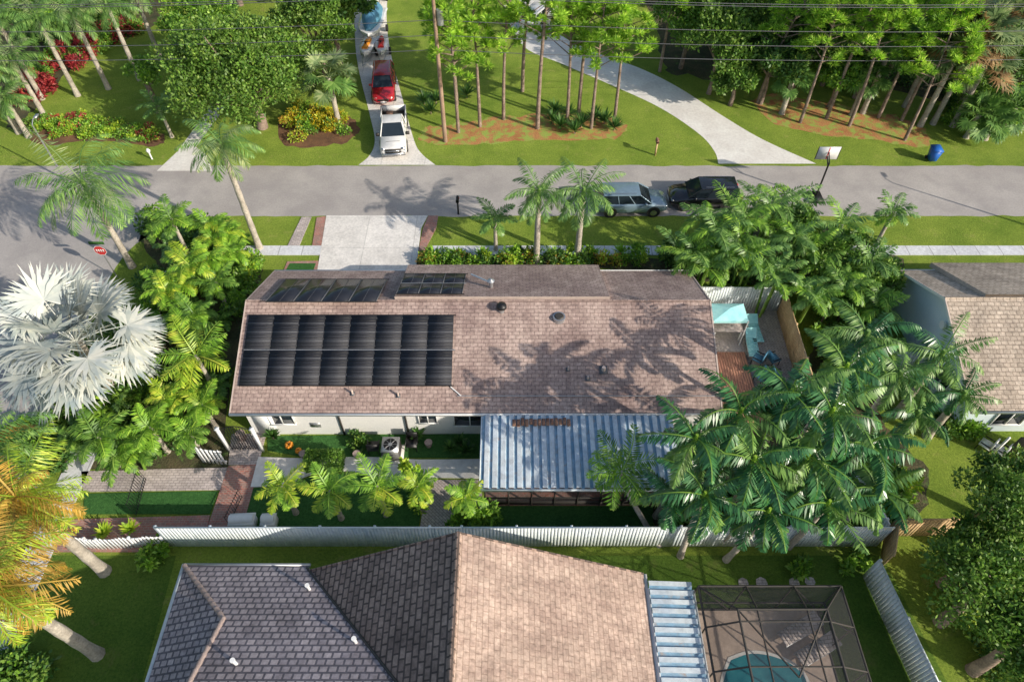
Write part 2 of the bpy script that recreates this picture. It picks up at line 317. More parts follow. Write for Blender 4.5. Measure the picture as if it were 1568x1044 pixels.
# ---------------- HOUSES
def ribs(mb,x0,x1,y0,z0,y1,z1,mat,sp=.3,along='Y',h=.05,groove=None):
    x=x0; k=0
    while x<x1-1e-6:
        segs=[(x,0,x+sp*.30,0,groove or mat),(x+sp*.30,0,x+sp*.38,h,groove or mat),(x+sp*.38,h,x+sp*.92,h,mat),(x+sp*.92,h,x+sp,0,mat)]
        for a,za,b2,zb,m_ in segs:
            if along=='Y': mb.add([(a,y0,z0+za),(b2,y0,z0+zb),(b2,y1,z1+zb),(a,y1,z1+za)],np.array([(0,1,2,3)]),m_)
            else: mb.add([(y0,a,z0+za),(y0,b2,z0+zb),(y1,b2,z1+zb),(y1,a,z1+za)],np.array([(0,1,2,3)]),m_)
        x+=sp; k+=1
def gable_x(parent,x0,x1,yn,yr,yf,ze,zr,roofm,wallm,oh=.45,th=.14):
    r=MB()
    for (ya,yb) in((yn,yr),(yf,yr)):
        r.poly([(x0,ya,ze),(x1,ya,ze),(x1,yb,zr),(x0,yb,zr)] if ya<yb else [(x1,ya,ze),(x0,ya,ze),(x0,yb,zr),(x1,yb,zr)],roofm)
        r.poly([(x0,ya,ze-th),(x1,ya,ze-th),(x1,yb,zr-th),(x0,yb,zr-th)],M['white'])
    r.obj('roof',parent=parent)
    t=MB()
    for ya in(yn,yf):
        s=-1 if ya==yn else 1
        t.box(((x0+x1)/2,ya+s*.045,ze-.09),(x1-x0+.06,.08,.14),M['white'])
    for xx in(x0,x1):
        s=-1 if xx==x0 else 1
        for ya in(yn,yf):
            a=(xx+s*.02,ya,ze-th);b=(xx+s*.02,yr,zr-th)
            t.poly([a,b,(b[0],b[1],b[2]+th+.02),(a[0],a[1],a[2]+th+.02)],M['white'])
            t.poly([(xx+s*.02,ya,ze+.02),(xx+s*.02,yr,zr+.02),(xx-s*.05,yr,zr+.02),(xx-s*.05,ya,ze+.02)],M['rake'])
    t.tube([(x0,yr,zr+.0),(x1,yr,zr+.0)],.06,roofm,6)
    t.obj('fascia_and_gutters',parent=parent)
    w=MB(); a0,a1,b0,b1=x0+.4,x1-.4,yn+oh,yf-oh
    k=(zr-ze)/(yr-yn); zw=ze+k*oh-th-.01; zt=zr-th-.02; k2=(zr-ze)/(yf-yr); zw2=ze+k2*oh-th-.01
    w.poly([(a0,b0,0),(a1,b0,0),(a1,b0,zw),(a0,b0,zw)],wallm); w.poly([(a1,b1,0),(a0,b1,0),(a0,b1,zw2),(a1,b1,zw2)],wallm)
    w.poly([(a0,b1,0),(a0,b0,0),(a0,b0,zw),(a0,yr,zt),(a0,b1,zw2)],wallm); w.poly([(a1,b0,0),(a1,b1,0),(a1,b1,zw2),(a1,yr,zt),(a1,b0,zw)],wallm)
    w.obj('walls',parent=parent)
def window(parent,x,y,z,w,h,face='y-',name='window'):
    mb=MB(); s=-1 if face[1]=='-' else 1
    def bx(c,d,m):
        if face[0]=='y': mb.box((x+c[0],y+s*c[1],z+c[2]),d,m)
        else: mb.box((x+s*c[1],y+c[0],z+c[2]),(d[1],d[0],d[2]),m)
    bx((0,.02,0),(w,.03,h),M['glass'])
    for dx in(-w/2,w/2,0): bx((dx,.045,0),(.06,.07,h+.05),M['white'])
    for dz in(-h/2,h/2): bx((0,.05,dz),(w+.14,.09,.07),M['white'])
    mb.obj(name,parent=parent)

house=empty('suburban_house')
yn,yr,yf,ze,zr=18.47,24.0,28.25,2.6,4.6; x0,x1=-13.6,10.15
gable_x(house,x0,x1,yn,yr,yf,ze,zr,M['shingle'],M['stucco'])
kn=(zr-ze)/(yr-yn); kf=(ze-zr)/(yf-yr)
mb=MB(); a0,a1=-6.0,5.0; o=.22; ye=28.75; zE=zr+(ye-yr)*kf+o
mb.poly([(a0,yr+.12,zr+o-.05),(a1,yr+.12,zr+o-.05),(a1,ye,zE),(a0,ye,zE)][::-1],M['shingle'])
for xx in(a0,a1): mb.poly([(xx,yr+.12,zr-.3),(xx,yr+.12,zr+o-.05),(xx,ye,zE),(xx,ye,zE-.35)],M['rake'])
mb.poly([(a0,yr+.12,zr-.1),(a1,yr+.12,zr-.1),(a1,yr+.12,zr+o-.05),(a0,yr+.12,zr+o-.05)],M['rake'])
mb.poly([(a0,ye,zE-.2),(a1,ye,zE-.2),(a1,ye,zE),(a0,ye,zE)],M['white'])
mb.obj('raised_roof_section',parent=house)
def solar(px,rows,cols,y0,z0,k,off,name,gap=.05,frame=True,mat='solar'):
    p=[onslope(a,b,y0,z0+off,k) for a,b in px]
    tl,tr,br_,bl=[np.array(q) for q in p]
    yt=(tl[1]+tr[1])/2; yb=(bl[1]+br_[1])/2; xl=(tl[0]+bl[0])/2; xr=(tr[0]+br_[0])/2
    mb=MB(); w=(xr-xl)/cols; h=(yt-yb)/rows
    for i in range(cols):
        for j in range(rows):
            cx=xl+(i+.5)*w; cy=yb+(j+.5)*h; z=z0+off+(cy-y0)*k
            mb.box((cx,cy,z),(w-gap,h-.07,.05),M[mat],tilt=k)
            if frame:
                for dx in(-1,1): mb.box((cx+dx*(w-gap)/2,cy,z+.012),(.03,h-.07,.05),M['dsteel'],tilt=k)
                mb.box((cx,cy,z+.027),(.015,h-.1,.004),M['dsteel'],tilt=k)
            else:   # ribbed collector mats: header ribs across each panel
                for q in range(1,12):
                    yy=cy-h/2+h*q/12; mb.box((cx,yy,z+(yy-cy)*k+.028),(w-.06,.03,.012),M['black'] if q%3 else M['dsteel'],tilt=k)
    for j in range(rows+1):
        cy=yb+j*h; z=z0+off+(cy-y0)*k
        mb.tube([(xl,cy,z+.0),(xr+ .1,cy,z+.0)],.028,M['steel'] if j not in (0,rows) else M['black'],6)
    for i in range(1,cols):
        if not frame:
            x=xl+i*w
            for j in range(rows*5):
                cy=yb+(j+.5)*h/5; mb.box((x,cy,z0+off+(cy-y0)*k+.03),(.045,.05,.02),M['dsteel'],tilt=k)
    mb.obj(name,parent=house)
solar([(378,484),(695,481),(692,590),(368,591)],2,8,yn,ze,kn,.09,'solar_array',.03,False)
solar([(435,428),(592,427),(578,462),(408,462)],1,4,yr,zr,kf,.12,'solar_array_far',.03,True,'pv')
solar([(617,419),(714,419),(708,449),(609,451)],2,3,yr,zr+o,kf,.12,'solar_array_entry',.03,True,'pv')
def onroof(px,py): return onslope(px,py,yn,ze,kn)
mb=MB()
for (px,py,r,h,kind) in [(768,476,.26,.35,'t'),(856,487,.30,.14,'d'),(924,567,.1,.25,'w'),(900,580,.06,.2,'w'),(540,603,.05,.35,'w'),(610,606,.05,.35,'w'),(870,566,.05,.25,'w')]:
    x,y,z=onroof(px,py)
    if kind=='t':
        mb.tube([(x,y,z-.1),(x,y,z+.2)],.15,M['steel'],12); mb.tube([(x,y,z+.2),(x,y,z+.28),(x,y,z+.42),(x,y,z+.5)],[.17,.27,.25,.06],M['black'],14)
    elif kind=='d':
        mb.tube([(x,y,z-.1),(x,y,z+.14)],.32,M['steel'],18); mb.tube([(x,y,z+.14),(x,y,z+.2)],[.25,.2],M['dark'],18)
    else:
        mb.tube([(x,y,z-.1),(x,y,z+h)],r,M['rake'],10); mb.box((x,y,z+.03),(r*4,r*4,.02),M['dsteel'],tilt=kn)
x,y,z=onslope(752,440,yr,zr+o,kf); mb.tube([(x,y,z),(x,y,z+.5)],.11,M['steel'],10); mb.tube([(x,y,z+.5),(x,y,z+.62)],[.2,.05],M['steel'],10)
x2,y2,z2=onslope(722,424,yr,zr+o,kf); mb.tube([(x2,y2,z2+.2),(x-.1,y+.1,z+.3)],.05,M['white'],6)
mb.tube([onslope(700,606,yn,ze+.06,kn),onslope(1095,606,yn,ze+.06,kn)],.022,M['steel'],6)
mb.tube([onslope(690,592,yn,ze+.06,kn),onslope(706,606,yn,ze+.06,kn)],.03,M['white'],6)
mb.obj('roof_vents',parent=house,smooth=False)
wy=yn+.45
for xx,w,h,z in((-4.2,.9,.9,1.55),(-2.1,1.6,1.2,1.45),(-11.5,1.2,1.0,1.5)): window(house,xx,wy,z,w,h)
for xx in(-10,-7.5,7.5): window(house,xx,yf-.45,1.4,1.5,1.2,'y+')
window(house,x1-.4,21.0,1.2,1.8,2.0,'x+','sliding_door'); window(house,x0+.4,23,1.4,1.5,1.2,'x-')
mb=MB()
for xx in(-8.6,-5.3): mb.box((xx,wy-.05,1.15),(.08,.07,2.3),M['dark'])
mb.box((-12.4,wy-.04,1.05),(.95,.06,2.1),M['white']); mb.box((-9.9,wy-.03,.9),(.5,.04,.35),M['steel'])
mb.obj('downspouts_and_door',parent=house)
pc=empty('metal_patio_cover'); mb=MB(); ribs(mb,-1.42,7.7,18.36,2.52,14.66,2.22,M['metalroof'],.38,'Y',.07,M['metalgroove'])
mb.box((3.14,14.62,2.14),(9.2,.08,.14),M['fence']); mb.box((3.14,18.30,2.36),(9.2,.08,.1),M['fence'])
mb.box((-1.46,16.5,2.3),(.06,3.7,.14),M['fence'],tilt=.081)
mb.obj('roof_sheets',parent=pc)
mb=MB()
for i in range(14):
    x=.1+i*.2; mb.box((x,17.9+.1*rng.random(),2.60),(.17,.32+.12*rng.random(),.02),M['rust'],tilt=.081)
mb.obj('rust_patch',parent=pc)
mb=MB()
for i in range(9):
    x=-1.25+i*1.08; mb.box((x,14.95,1.09),(.07,.07,2.18),M['dark'])
mb.box((3.1,14.95,.75),(8.7,.05,.06),M['dark']); mb.box((3.1,14.96,.2),(8.7,.03,.4),M['dark'])
mb.poly([(-1.25,14.96,.4),(7.4,14.96,.4),(7.4,14.96,2.1),(-1.25,14.96,2.1)],M['screen'])
mb.poly([(-1.25,14.96,.4),(-1.25,18.5,.4),(-1.25,18.5,2.2),(-1.25,14.96,2.1)],M['screen'])
mb.poly([(-1.25,14.9,.055),(7.5,14.9,.055),(7.5,18.8,.055),(-1.25,18.8,.055)],M['redpave'])
mb.obj('screen_walls',parent=pc)

h2=empty('neighbour_house')
gable_x(h2,22.2,44,18.6,24.2,28.3,2.6,4.6,M['shingleT'],M['bluestucco'],.5)
mb=MB()
mb.poly([(24.3,24.3,4.75),(44,24.3,4.75),(44,28.9,2.6),(24.3,28.9,2.6)][::-1],M['shingleT'])
mb.poly([(24.3,24.3,4.4),(24.3,24.3,4.75),(24.3,28.9,2.6),(24.3,28.9,2.3)],M['rake']); mb.obj('raised_roof_section',parent=h2)
window(h2,22.6,21.5,1.3,1.3,1.2,'x-')
x,y=22.5,24.4; mb=MB(); mb.tube([(x-.0,y-.9,3.3),(x-.12,y-.9,3.3)],.22,M['white'],14); mb.obj('gable_vent',parent=h2)
window(h2,25,19.1,1.3,1.5,1.2)
mb=MB(); mb.box((24.0,17.6,.9),(.08,.08,1.8),M['white']);mb.box((25.8,17.6,.9),(2.5,.05,1.8),M['dark']); mb.obj('side_gate',parent=h2)

h3=empty('tiled_roof_house')
zr3=6.5; xr3=-1.95; xe=5.35; xw=-8.4; yb=10.62; ys=-12
mb=MB()
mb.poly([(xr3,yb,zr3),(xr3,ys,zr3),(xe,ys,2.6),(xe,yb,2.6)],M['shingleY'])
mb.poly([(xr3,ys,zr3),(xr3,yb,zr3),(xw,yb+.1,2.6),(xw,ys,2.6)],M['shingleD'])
kw=.55; yw=10.95; yrid=4.2; zrid=2.6+kw*(yw-yrid)
xg=-10.7; zg=4.0; yg=yw-(zg-2.6)/kw; yn3=2*yrid-yw
kl=(zr3-2.6)/(xr3-xw)
xv=lambda z: xw+(z-2.6)/kl
mb.poly([(-13.44,yw,2.6),(xg,yg,zg),(xg,yrid,zrid),(xv(zrid)+.3,yrid,zrid),(xw,yw,2.6)][::-1],M['shingleG'])
mb.poly([(-13.44,yn3,2.6),(xg,2*yrid-yg,zg),(xg,yrid,zrid),(xv(zrid)+.3,yrid,zrid),(xw,yn3,2.6)],M['shingleG'])
mb.poly([(-13.44,yw,2.6),(-13.44,yn3,2.6),(xg,2*yrid-yg,zg),(xg,yg,zg)],M['shingleG'])
mb.obj('roof',parent=h3)
mb=MB(); mb.poly([(xg+.03,yg,zg),(xg+.03,yrid,zrid),(xg+.03,2*yrid-yg,zg)],M['shingleG'])
def caps(a,b2,r,m_):
    a=np.array(a,float);b2=np.array(b2,float);n=int(np.linalg.norm(b2-a)/.33)
    for i in range(n):
        p=a+(b2-a)*i/n;q=a+(b2-a)*(i+1)/n; mb.tube([p,q],[r*1.15,r*.85],m_,8)
caps((xr3,yb,zr3+.02),(xr3,ys,zr3+.02),.10,M['shingleD'])
caps((-13.44,yw,2.62),(xg,yg,zg+.02),.09,M['caps']); caps((xg,yg,zg+.02),(xg,yrid,zrid+.02),.09,M['caps'])
mb.tube([(xw,yw-.1,2.64),(xv(zrid),yrid,zrid+.03)],.05,M['dark'],6)
mb.obj('ridge_caps',parent=h3)
mb=MB()
for a,b2 in (((xr3,yb,zr3),(xe,yb,2.6)),((xr3,yb,zr3),(xw,yb+.1,2.6))):
    mb.poly([(a[0],a[1]+.02,a[2]+.02),(b2[0],b2[1]+.02,b2[2]+.02),(b2[0],b2[1]+.02,b2[2]-.2),(a[0],a[1]+.02,a[2]-.2)],M['dark'])
    mb.tube([(a[0],a[1],a[2]+.02),(b2[0],b2[1],b2[2]+.02)],.04,M['shingleD'],6)
mb.box(((-13.44+xw)/2,yw+.06,2.52),(xw+13.44+.2,.12,.14),M['steel'])
mb.box((-13.51,(yw+yn3)/2,2.52),(.13,yw-yn3+.2,.14),M['fence'])
mb.box((xe+.07,(yb+ys)/2,2.52),(.13,yb-ys,.14),M['white']); mb.obj('fascia_and_gutters',parent=h3)
mb=MB(); wl=M['stucco']
mb.poly([(xw+.4,10.2,0),(xe-.4,10.2,0),(xe-.4,10.2,2.6),(xr3,10.2,zr3-.25),(xw+.4,10.2,2.6)],wl)
mb.poly([(-13,10.4,0),(xw+.4,10.4,0),(xw+.4,10.4,2.55),(-13,10.4,2.55)],wl)
mb.poly([(-13,10.4,0),(-13,-2,0),(-13,-2,2.55),(-13,10.4,2.55)],wl); mb.poly([(xe-.4,10.2,0),(xe-.4,ys,0),(xe-.4,ys,2.55),(xe-.4,10.2,2.55)],wl)
mb.poly([(-13,-2,0),(xw,-2,0),(xw,-2,2.55),(-13,-2,2.55)],wl); mb.poly([(xw+.4,ys+.4,0),(xe-.4,ys+.4,0),(xe-.4,ys+.4,2.6),(xr3,ys+.4,zr3-.25),(xw+.4,ys+.4,2.6)],wl)
mb.obj('walls',parent=h3)
mb=MB()
for px,py in((362,1016),(545,983),(474,902)):
    u,v=px-784,py-522; d=F*SP+v*CP; r=(F*CP-v*SP)/d
    k=-kw; Yy=r*(H-2.6+yw*k)/(1+r*k); z=2.6+(Yy-yw)*k; x=(H-z)*u/d
    mb.tube([(x,Yy,z-.1),(x,Yy,z+.4)],.06,M['white'],10); mb.tube([(x,Yy,z+.4),(x,Yy,z+.46)],.09,M['white'],10)
mb.obj('roof_vents',parent=h3)
mb=MB(); ribs(mb,-3.0,10.05,5.5,2.66,7.25,2.5,M['metalroof'],.36,'X',.08,M['metalgroove'])
mb.box((5.46,4,2.6),(.08,12,.2),M['white']); mb.box((7.3,4,2.45),(.08,12,.14),M['white'])
for y in (9.9,7,4,1): mb.box((7.2,y,1.2),(.09,.09,2.4),M['white'])
mb.obj('metal_porch_roof',parent=h3)

cage=empty('pool_screen_enclosure'); mb=MB(); cx0,cx1,cy0,cy1,cz=7.45,13.15,0.5,10.04,2.8
T=lambda a,b,r=.035: mb.tube([a,b],r,M['dark'],5)
zt=3.5; ix0,ix1,iy0,iy1=8.6,12.0,1.6,8.9
for y in np.linspace(cy0,cy1,7): T((cx1,y,0),(cx1,y,cz)); T((cx0,y,0),(cx0,y,cz)); T((cx1,y,cz),(ix1,np.clip(y,iy0,iy1),zt)); T((cx0,y,cz),(ix0,np.clip(y,iy0,iy1),zt)); T((ix0,np.clip(y,iy0,iy1),zt),(ix1,np.clip(y,iy0,iy1),zt))
for x in np.linspace(cx0,cx1,4)[1:-1]: T((x,cy1,0),(x,cy1,cz)); T((x,cy1,cz),(np.clip(x,ix0,ix1),iy1,zt)); T((np.clip(x,ix0,ix1),iy1,zt),(np.clip(x,ix0,ix1),iy0,zt))
for a,b2 in(((cx0,cy1),(cx1,cy1)),((cx1,cy1),(cx1,cy0)),((cx0,cy1),(cx0,cy0)),((cx0,cy0),(cx1,cy0))):
    for z in(.05,.9,cz): T((*a,z),(*b2,z),.05)
for a,b2 in(((ix0,iy1),(ix1,iy1)),((ix1,iy1),(ix1,iy0)),((ix0,iy1),(ix0,iy0))): T((*a,zt),(*b2,zt),.05)
T((cx0,cy1,cz),(cx0+1.9,cy1,0)); T((cx1,cy1,0),(cx1-1.9,cy1,cz)); T((cx1,cy1,0),(cx1,cy1-1.9,cz)); T((cx1,5,0),(cx1,6.8,cz))
T((ix0,iy1,zt),(ix0+1.7,iy1-2.4,zt)); T((ix1,iy1,zt),(ix1-1.7,iy1-2.4,zt))
mb.obj('frame',parent=cage); mb=MB(); sc=M['screen']
mb.poly([(cx0,cy1,0),(cx1,cy1,0),(cx1,cy1,cz),(cx0,cy1,cz)],sc); mb.poly([(cx1,cy1,0),(cx1,cy0,0),(cx1,cy0,cz),(cx1,cy1,cz)],sc)
mb.poly([(cx0,cy1,cz),(cx1,cy1,cz),(ix1,iy1,zt),(ix0,iy1,zt)],sc); mb.poly([(cx1,cy1,cz),(cx1,cy0,cz),(ix1,iy0,zt),(ix1,iy1,zt)],sc)
mb.poly([(cx0,cy1,cz),(cx0,cy0,cz),(ix0,iy0,zt),(ix0,iy1,zt)],sc); mb.poly([(ix0,iy1,zt),(ix1,iy1,zt),(ix1,iy0,zt),(ix0,iy0,zt)],sc)
mb.obj('screens',parent=cage)
sheet('pool_deck',[(5.3,0),(13.2,0),(13.2,10.0),(5.3,10.0)],.06,M['tan'],True)
p=[(8.7+.3,8.0),(9.9,8.25),(10.9,8.1),(11.7,7.6),(11.9,6.6),(11.6,3),(8.5,3),(8.4,6.6)]
cp=[tuple(q) for q in crspline(p+[p[0]],4)[:-1]]
mb=MB(); ctr=np.mean(cp,0); mb.poly([(*(ctr+(np.array(q)-ctr)*1.07),.075) for q in cp][::-1],M['conc']); mb.poly([(*q,.08) for q in cp][::-1],M['water']); mb.obj('swimming_pool')
def lounge(name,x,y,rz,fab):
    mb=MB()
    for dy in(-.3,.3): mb.tube([(-.9,dy,.3),(.4,dy,.3),(.95,dy,.65)],.025,M['steel'],6)
    for dx in(-.8,.3):
        for dy in(-.3,.3): mb.tube([(dx,dy,0),(dx,dy,.3)],.025,M['steel'],6)
    mb.poly([(-.9,-.3,.33),(.4,-.3,.33),(.4,.3,.33),(-.9,.3,.33)],fab); mb.poly([(.4,-.3,.33),(.95,-.3,.68),(.95,.3,.68),(.4,.3,.33)],fab)
    for i in range(9): mb.box((-.82+i*.15,0,.345),(.12,.6,.02),fab)
    return mb.obj(name,(x,y,.06),rz=rz)
x,y=U(1222,965,.3); lounge('sun_lounger',x,y,.45,M['pave2']); lounge('sun_lounger',x+.5,y-.8,.45,M['pave2'])

# ---------------- FENCES
def fence(name,a,b,h,mat,bw=.15,gap=.012,post=2.4,picket=False):
    a=np.array(a,float);b=np.array(b,float); Ln=np.linalg.norm(b-a); rz=math.atan2(b[1]-a[1],b[0]-a[0]); mb=MB()
    n=int(Ln/bw)
    for i in range(n):
        x=(i+.5)*Ln/n; hh=h+(.0 if not picket else .08*math.cos(i*1.0))+rng.normal()*.006
        mb.box((x,rng.normal()*.004,hh/2+.03),(Ln/n-gap,.025,hh),mat)
        if picket: mb.tube([(x,0,hh+.0),(x,0,hh+.1)],[.045,.005],mat,4)
    for k in range(int(Ln/post)+1):
        x=min(k*post,Ln); mb.box((x,.06,h/2+.02),(.11,.11,h+.04),mat)
    for z in(.3,h-.12): mb.box((Ln/2,.045,z),(Ln,.04,.10),mat)
    mb.box((Ln/2,0,h+.045),(Ln,.07,.03),mat) if not picket else None
    return mb.obj(name,(a[0],a[1],0),rz=rz)
fy=12.9
fence('white_privacy_fence',(-15.6,fy),(-2.2,fy),1.95,M['fence'])
fence('white_privacy_fence',(-2.2,fy),(16.7,fy),1.95,M['fence'])
fence('picket_fence',(-18.6,12.75),(-15.7,12.9),1.0,M['white'],.17,.07,1.45,True)
fence('picket_fence',(-20.6,12.9),(-18.6,12.75),1.0,M['white'],.17,.07,1.45,True)
fence('picket_fence',U(312,708),U(350,712),1.3,M['white'],.2,.09,1.4,True)
fence('white_privacy_fence',(15.6,11.5),(16.4,5),1.8,M['fence'])
fence('wooden_fence',(17.2,13.4),(20.0,13.4),1.7,M['wood']); fence('wooden_fence',(17.2,13.4),(16.4,11.8),1.7,M['wood']); 
fence('wooden_fence',(15.7,27.3),(15.5,20.6),1.8,M['wood'])
fence('white_privacy_fence',(15.5,20.5),(16.6,13.1),1.8,M['fence'])
fence('white_privacy_fence',(10.2,27.6),(15.7,27.5),1.9,M['fence'])
fence('white_privacy_fence',(20.4,22.9),(22.5,22.9),1.7,M['fence'])

g=MB(); gx0,gy0=U(352,690); gx1,gy1=U(403,690)
for xx in(gx0,gx1):
    g.box((xx,gy0,1.0),(.14,.14,2.0),M['white']); g.box((xx,gy0,2.03),(.2,.2,.06),M['white'])
for i in range(11):
    x=gx0+.2+(gx1-gx0-.4)*i/10; g.tube([(x,gy0,.1),(x,gy0,2.0+.25*math.sin(math.pi*i/10))],.018,M['black'],5)
g.tube([(gx0+.2,gy0,.3),(gx1-.2,gy0,.3)],.022,M['black'],5)
g.tube([(gx0+.2+(gx1-gx0-.4)*i/10,gy0,2.0+.25*math.sin(math.pi*i/10)) for i in range(11)],.025,M['black'],5)
g.obj('iron_gate')
def ironfence(a,b,h=1.3):
    a=np.array(a);b=np.array(b);n=int(np.linalg.norm(b-a)/.14); mb=MB()
    for i in range(n+1):
        p=a+(b-a)*i/n; mb.tube([(0+p[0]-a[0],p[1]-a[1],0),(p[0]-a[0],p[1]-a[1],h)],.014,M['black'],4)
    for z in(.15,h-.12): mb.tube([(0,0,z),(b[0]-a[0],b[1]-a[1],z)],.02,M['black'],4)
    mb.obj('iron_fence',(a[0],a[1],0))
ironfence(U(210,790),U(225,735)); ironfence(U(372,762),U(352,804),.9)

dx0,dx1,dy0,dy1=10.25,13.1,19.6,24.2
mb=MB(); n=20
for i in range(n):
    x=dx0+(i+.5)*(dx1-dx0)/n; mb.box((x,(dy0+dy1)/2,.18),((dx1-dx0)/n-.015,dy1-dy0,.05),M['deck'])
mb.box(((dx0+dx1)/2,dy0+.03,.08),(dx1-dx0,.05,.15),M['deck']); mb.obj('wooden_deck')
def canopy(name,x,y,w,d,z,fab):
    mb=MB()
    for a in(-1,1):
        for b2 in(-1,1): mb.tube([(a*w/2,b2*d/2,0),(a*w/2,b2*d/2,z)],.03,M['white'],6)
    top=(0,0,z+.35); c4=[(-w/2,-d/2,z),(w/2,-d/2,z),(w/2,d/2,z),(-w/2,d/2,z)]
    for i in range(4): mb.poly([c4[i],c4[(i+1)%4],top],fab); q,r_=c4[i],c4[(i+1)%4]; mb.poly([q,r_,(r_[0],r_[1],z-.18),(q[0],q[1],z-.18)],fab)
    mb.obj(name,(x,y,0))
x,y=U(1116,478,2.1); canopy('shade_canopy',x,y,1.9,1.3,2.1,M['tealfab'])
x,y=U(1113,502,.8)
mb=MB(); mb.box((0,0,.8),(1.7,.8,.05),M['pave2']); [mb.box((a*.75,b2*.33,.4),(.07,.07,.8),M['white']) for a in(-1,1) for b2 in(-1,1)]; mb.obj('outdoor_table',(x,y,.1))
for px,py,rz in((1156,505,1.6),(1152,527,1.5)): x,y=U(px,py,.4); lounge('sun_lounger',x,y,rz,M['tealfab'])
def chair(name,x,y,rz,fab,z=.0):
    mb=MB()
    for a in(-.25,.25):
        for b2 in(-.25,.25): mb.tube([(a,b2,0),(a,b2,.42)],.025,M['black'],5)
    mb.box((0,0,.45),(.55,.55,.07),fab); mb.box((-.27,0,.75),(.07,.55,.5),fab)
    for b2 in(-.28,.28): mb.box((0,b2,.63),(.5,.05,.04),M['black'])
    mb.obj(name,(x,y,z),rz=rz)
for px,py,rz in((1160,552,2.5),(1183,552,.4),(1165,580,3.6),(1188,578,0),(1172,600,1.2),(1192,598,-.5)): x,y=U(px,py,.3); chair('patio_chair',x,y,rz,M['canvas'] if py<590 else M['black'],.05)
x,y=U(1176,566,.5); mb=MB(); mb.tube([(0,0,0),(0,0,.35)],.35,M['dark'],16); mb.tube([(0,0,.35),(0,0,.4)],.42,M['dark'],16); mb.obj('fire_pit',(x,y,.05))
for px,py in((1508,682),(1528,690)): x,y=U(px,py,.3); chair('patio_chair',x,y,2.3,M['white'])

x,y=U(602,697); mb=MB(); mb.box((0,0,.05),(1.1,1.1,.1),M['conc']); mb.box((0,0,.55),(.82,.82,.86),M['steel']); 
for i in range(9): mb.box((0,0,.2+i*.09),(.85,.85,.02),M['dark'])
mb.box((0,0,1.0),(.86,.86,.04),M['steel']); mb.tube([(0,0,1.02),(0,0,1.035)],.34,M['black'],18); mb.tube([(0,0,1.035),(0,0,1.06)],.1,M['steel'],10)
for i in range(8):
    a=i*math.pi/4; mb.tube([(0,0,1.045),(.36*math.cos(a),.36*math.sin(a),1.045)],.008,M['steel'],4)
mb.obj('air_conditioner',(x,y,.03))
for px,py,r in((444,684,.17),(458,692,.13)):
    x,y=U(px,py); mb=MB()
    for i in range(8):
        a=i*math.pi/4; pts=[(r*.28*math.cos(a)+r*.6*math.cos(a)*math.sin(t),r*.28*math.sin(a)+r*.6*math.sin(a)*math.sin(t),r*.75*(1-math.cos(t))) for t in np.linspace(.15,3,7)]
        mb.tube(pts,[r*k for k in(.12,.3,.42,.45,.42,.3,.1)],M['orange'],8)
    mb.tube([(0,0,r*1.4),(r*.1,0,r*1.8)],r*.1,M['bark'],5); mb.obj('pumpkin',(x,y,.05),smooth=True)
x,y=U(574,690); chair('garden_chair',x,y,1.6,M['black']); x,y=U(632,685); chair('garden_chair',x,y,-1.6,M['black'])
def bench(x,y,w,rz=0):
    mb=MB(); mb.box((0,0,.25),(w,.5,.5),M['white']); mb.box((0,0,.53),(w+.08,.6,.06),M['white'])
    mb.tube([(-w/2,0,.56),(w/2,0,.56)],.22,M['white'],12); mb.obj('deck_box',(x,y,.04),rz=rz)
x,y=U(376,803); bench(x,y,1.1,.05); x,y=U(416,803); bench(x,y,.6,.05)
for px,py,r,h in((466,700,.2,.35),(657,683,.2,.35),(372,672,.25,.5),(396,680,.2,.4),(548,700,.2,.35)):
    x,y=U(px,py); mb=MB(); mb.tube([(0,0,0),(0,0,h)],[r*.7,r],M['caps'],12); blob(mb,(0,0,h+.15),(r,r,.2),60,.16,.07,(L['mid'],L['bright'])) if False else None; mb.obj('plant_pot',(x,y,.04))

# ---------------- VEHICLES (front = +x local)
def loft(mb,st,mat):
    V=[];K=8
    for x,w,zb,zt in st:
        for y,z in((-.8*w,zb),(-w,zb+.15),(-w,zt-.18),(-.88*w,zt),(.88*w,zt),(w,zt-.18),(w,zb+.15),(.8*w,zb)): V.append((x,y,z))
    f=[]
    for i in range(len(st)-1):
        for j in range(K): f.append((i*K+j,(i+1)*K+j,(i+1)*K+(j+1)%K,i*K+(j+1)%K))
    mb.add(V,np.array(f),mat); mb.add(V[:K],[tuple(range(K))],mat); mb.add(V[-K:],[tuple(range(K))[::-1]],mat)
def wheels(mb,xs,w,r=.37):
    for x in xs:
        for s in(-1,1):
            y=s*(w-.1); mb.tube([(x,y-.12,r),(x,y+.12,r)],r,M['rubber'],18); mb.tube([(x,y+s*.115,r),(x,y+s*.135,r)],r*.6,M['chrome'],12)
            mb.tube([(x,y-.05*s,r+.03),(x,y+s*.108,r+.03)],r+.07,M['dark'],18)
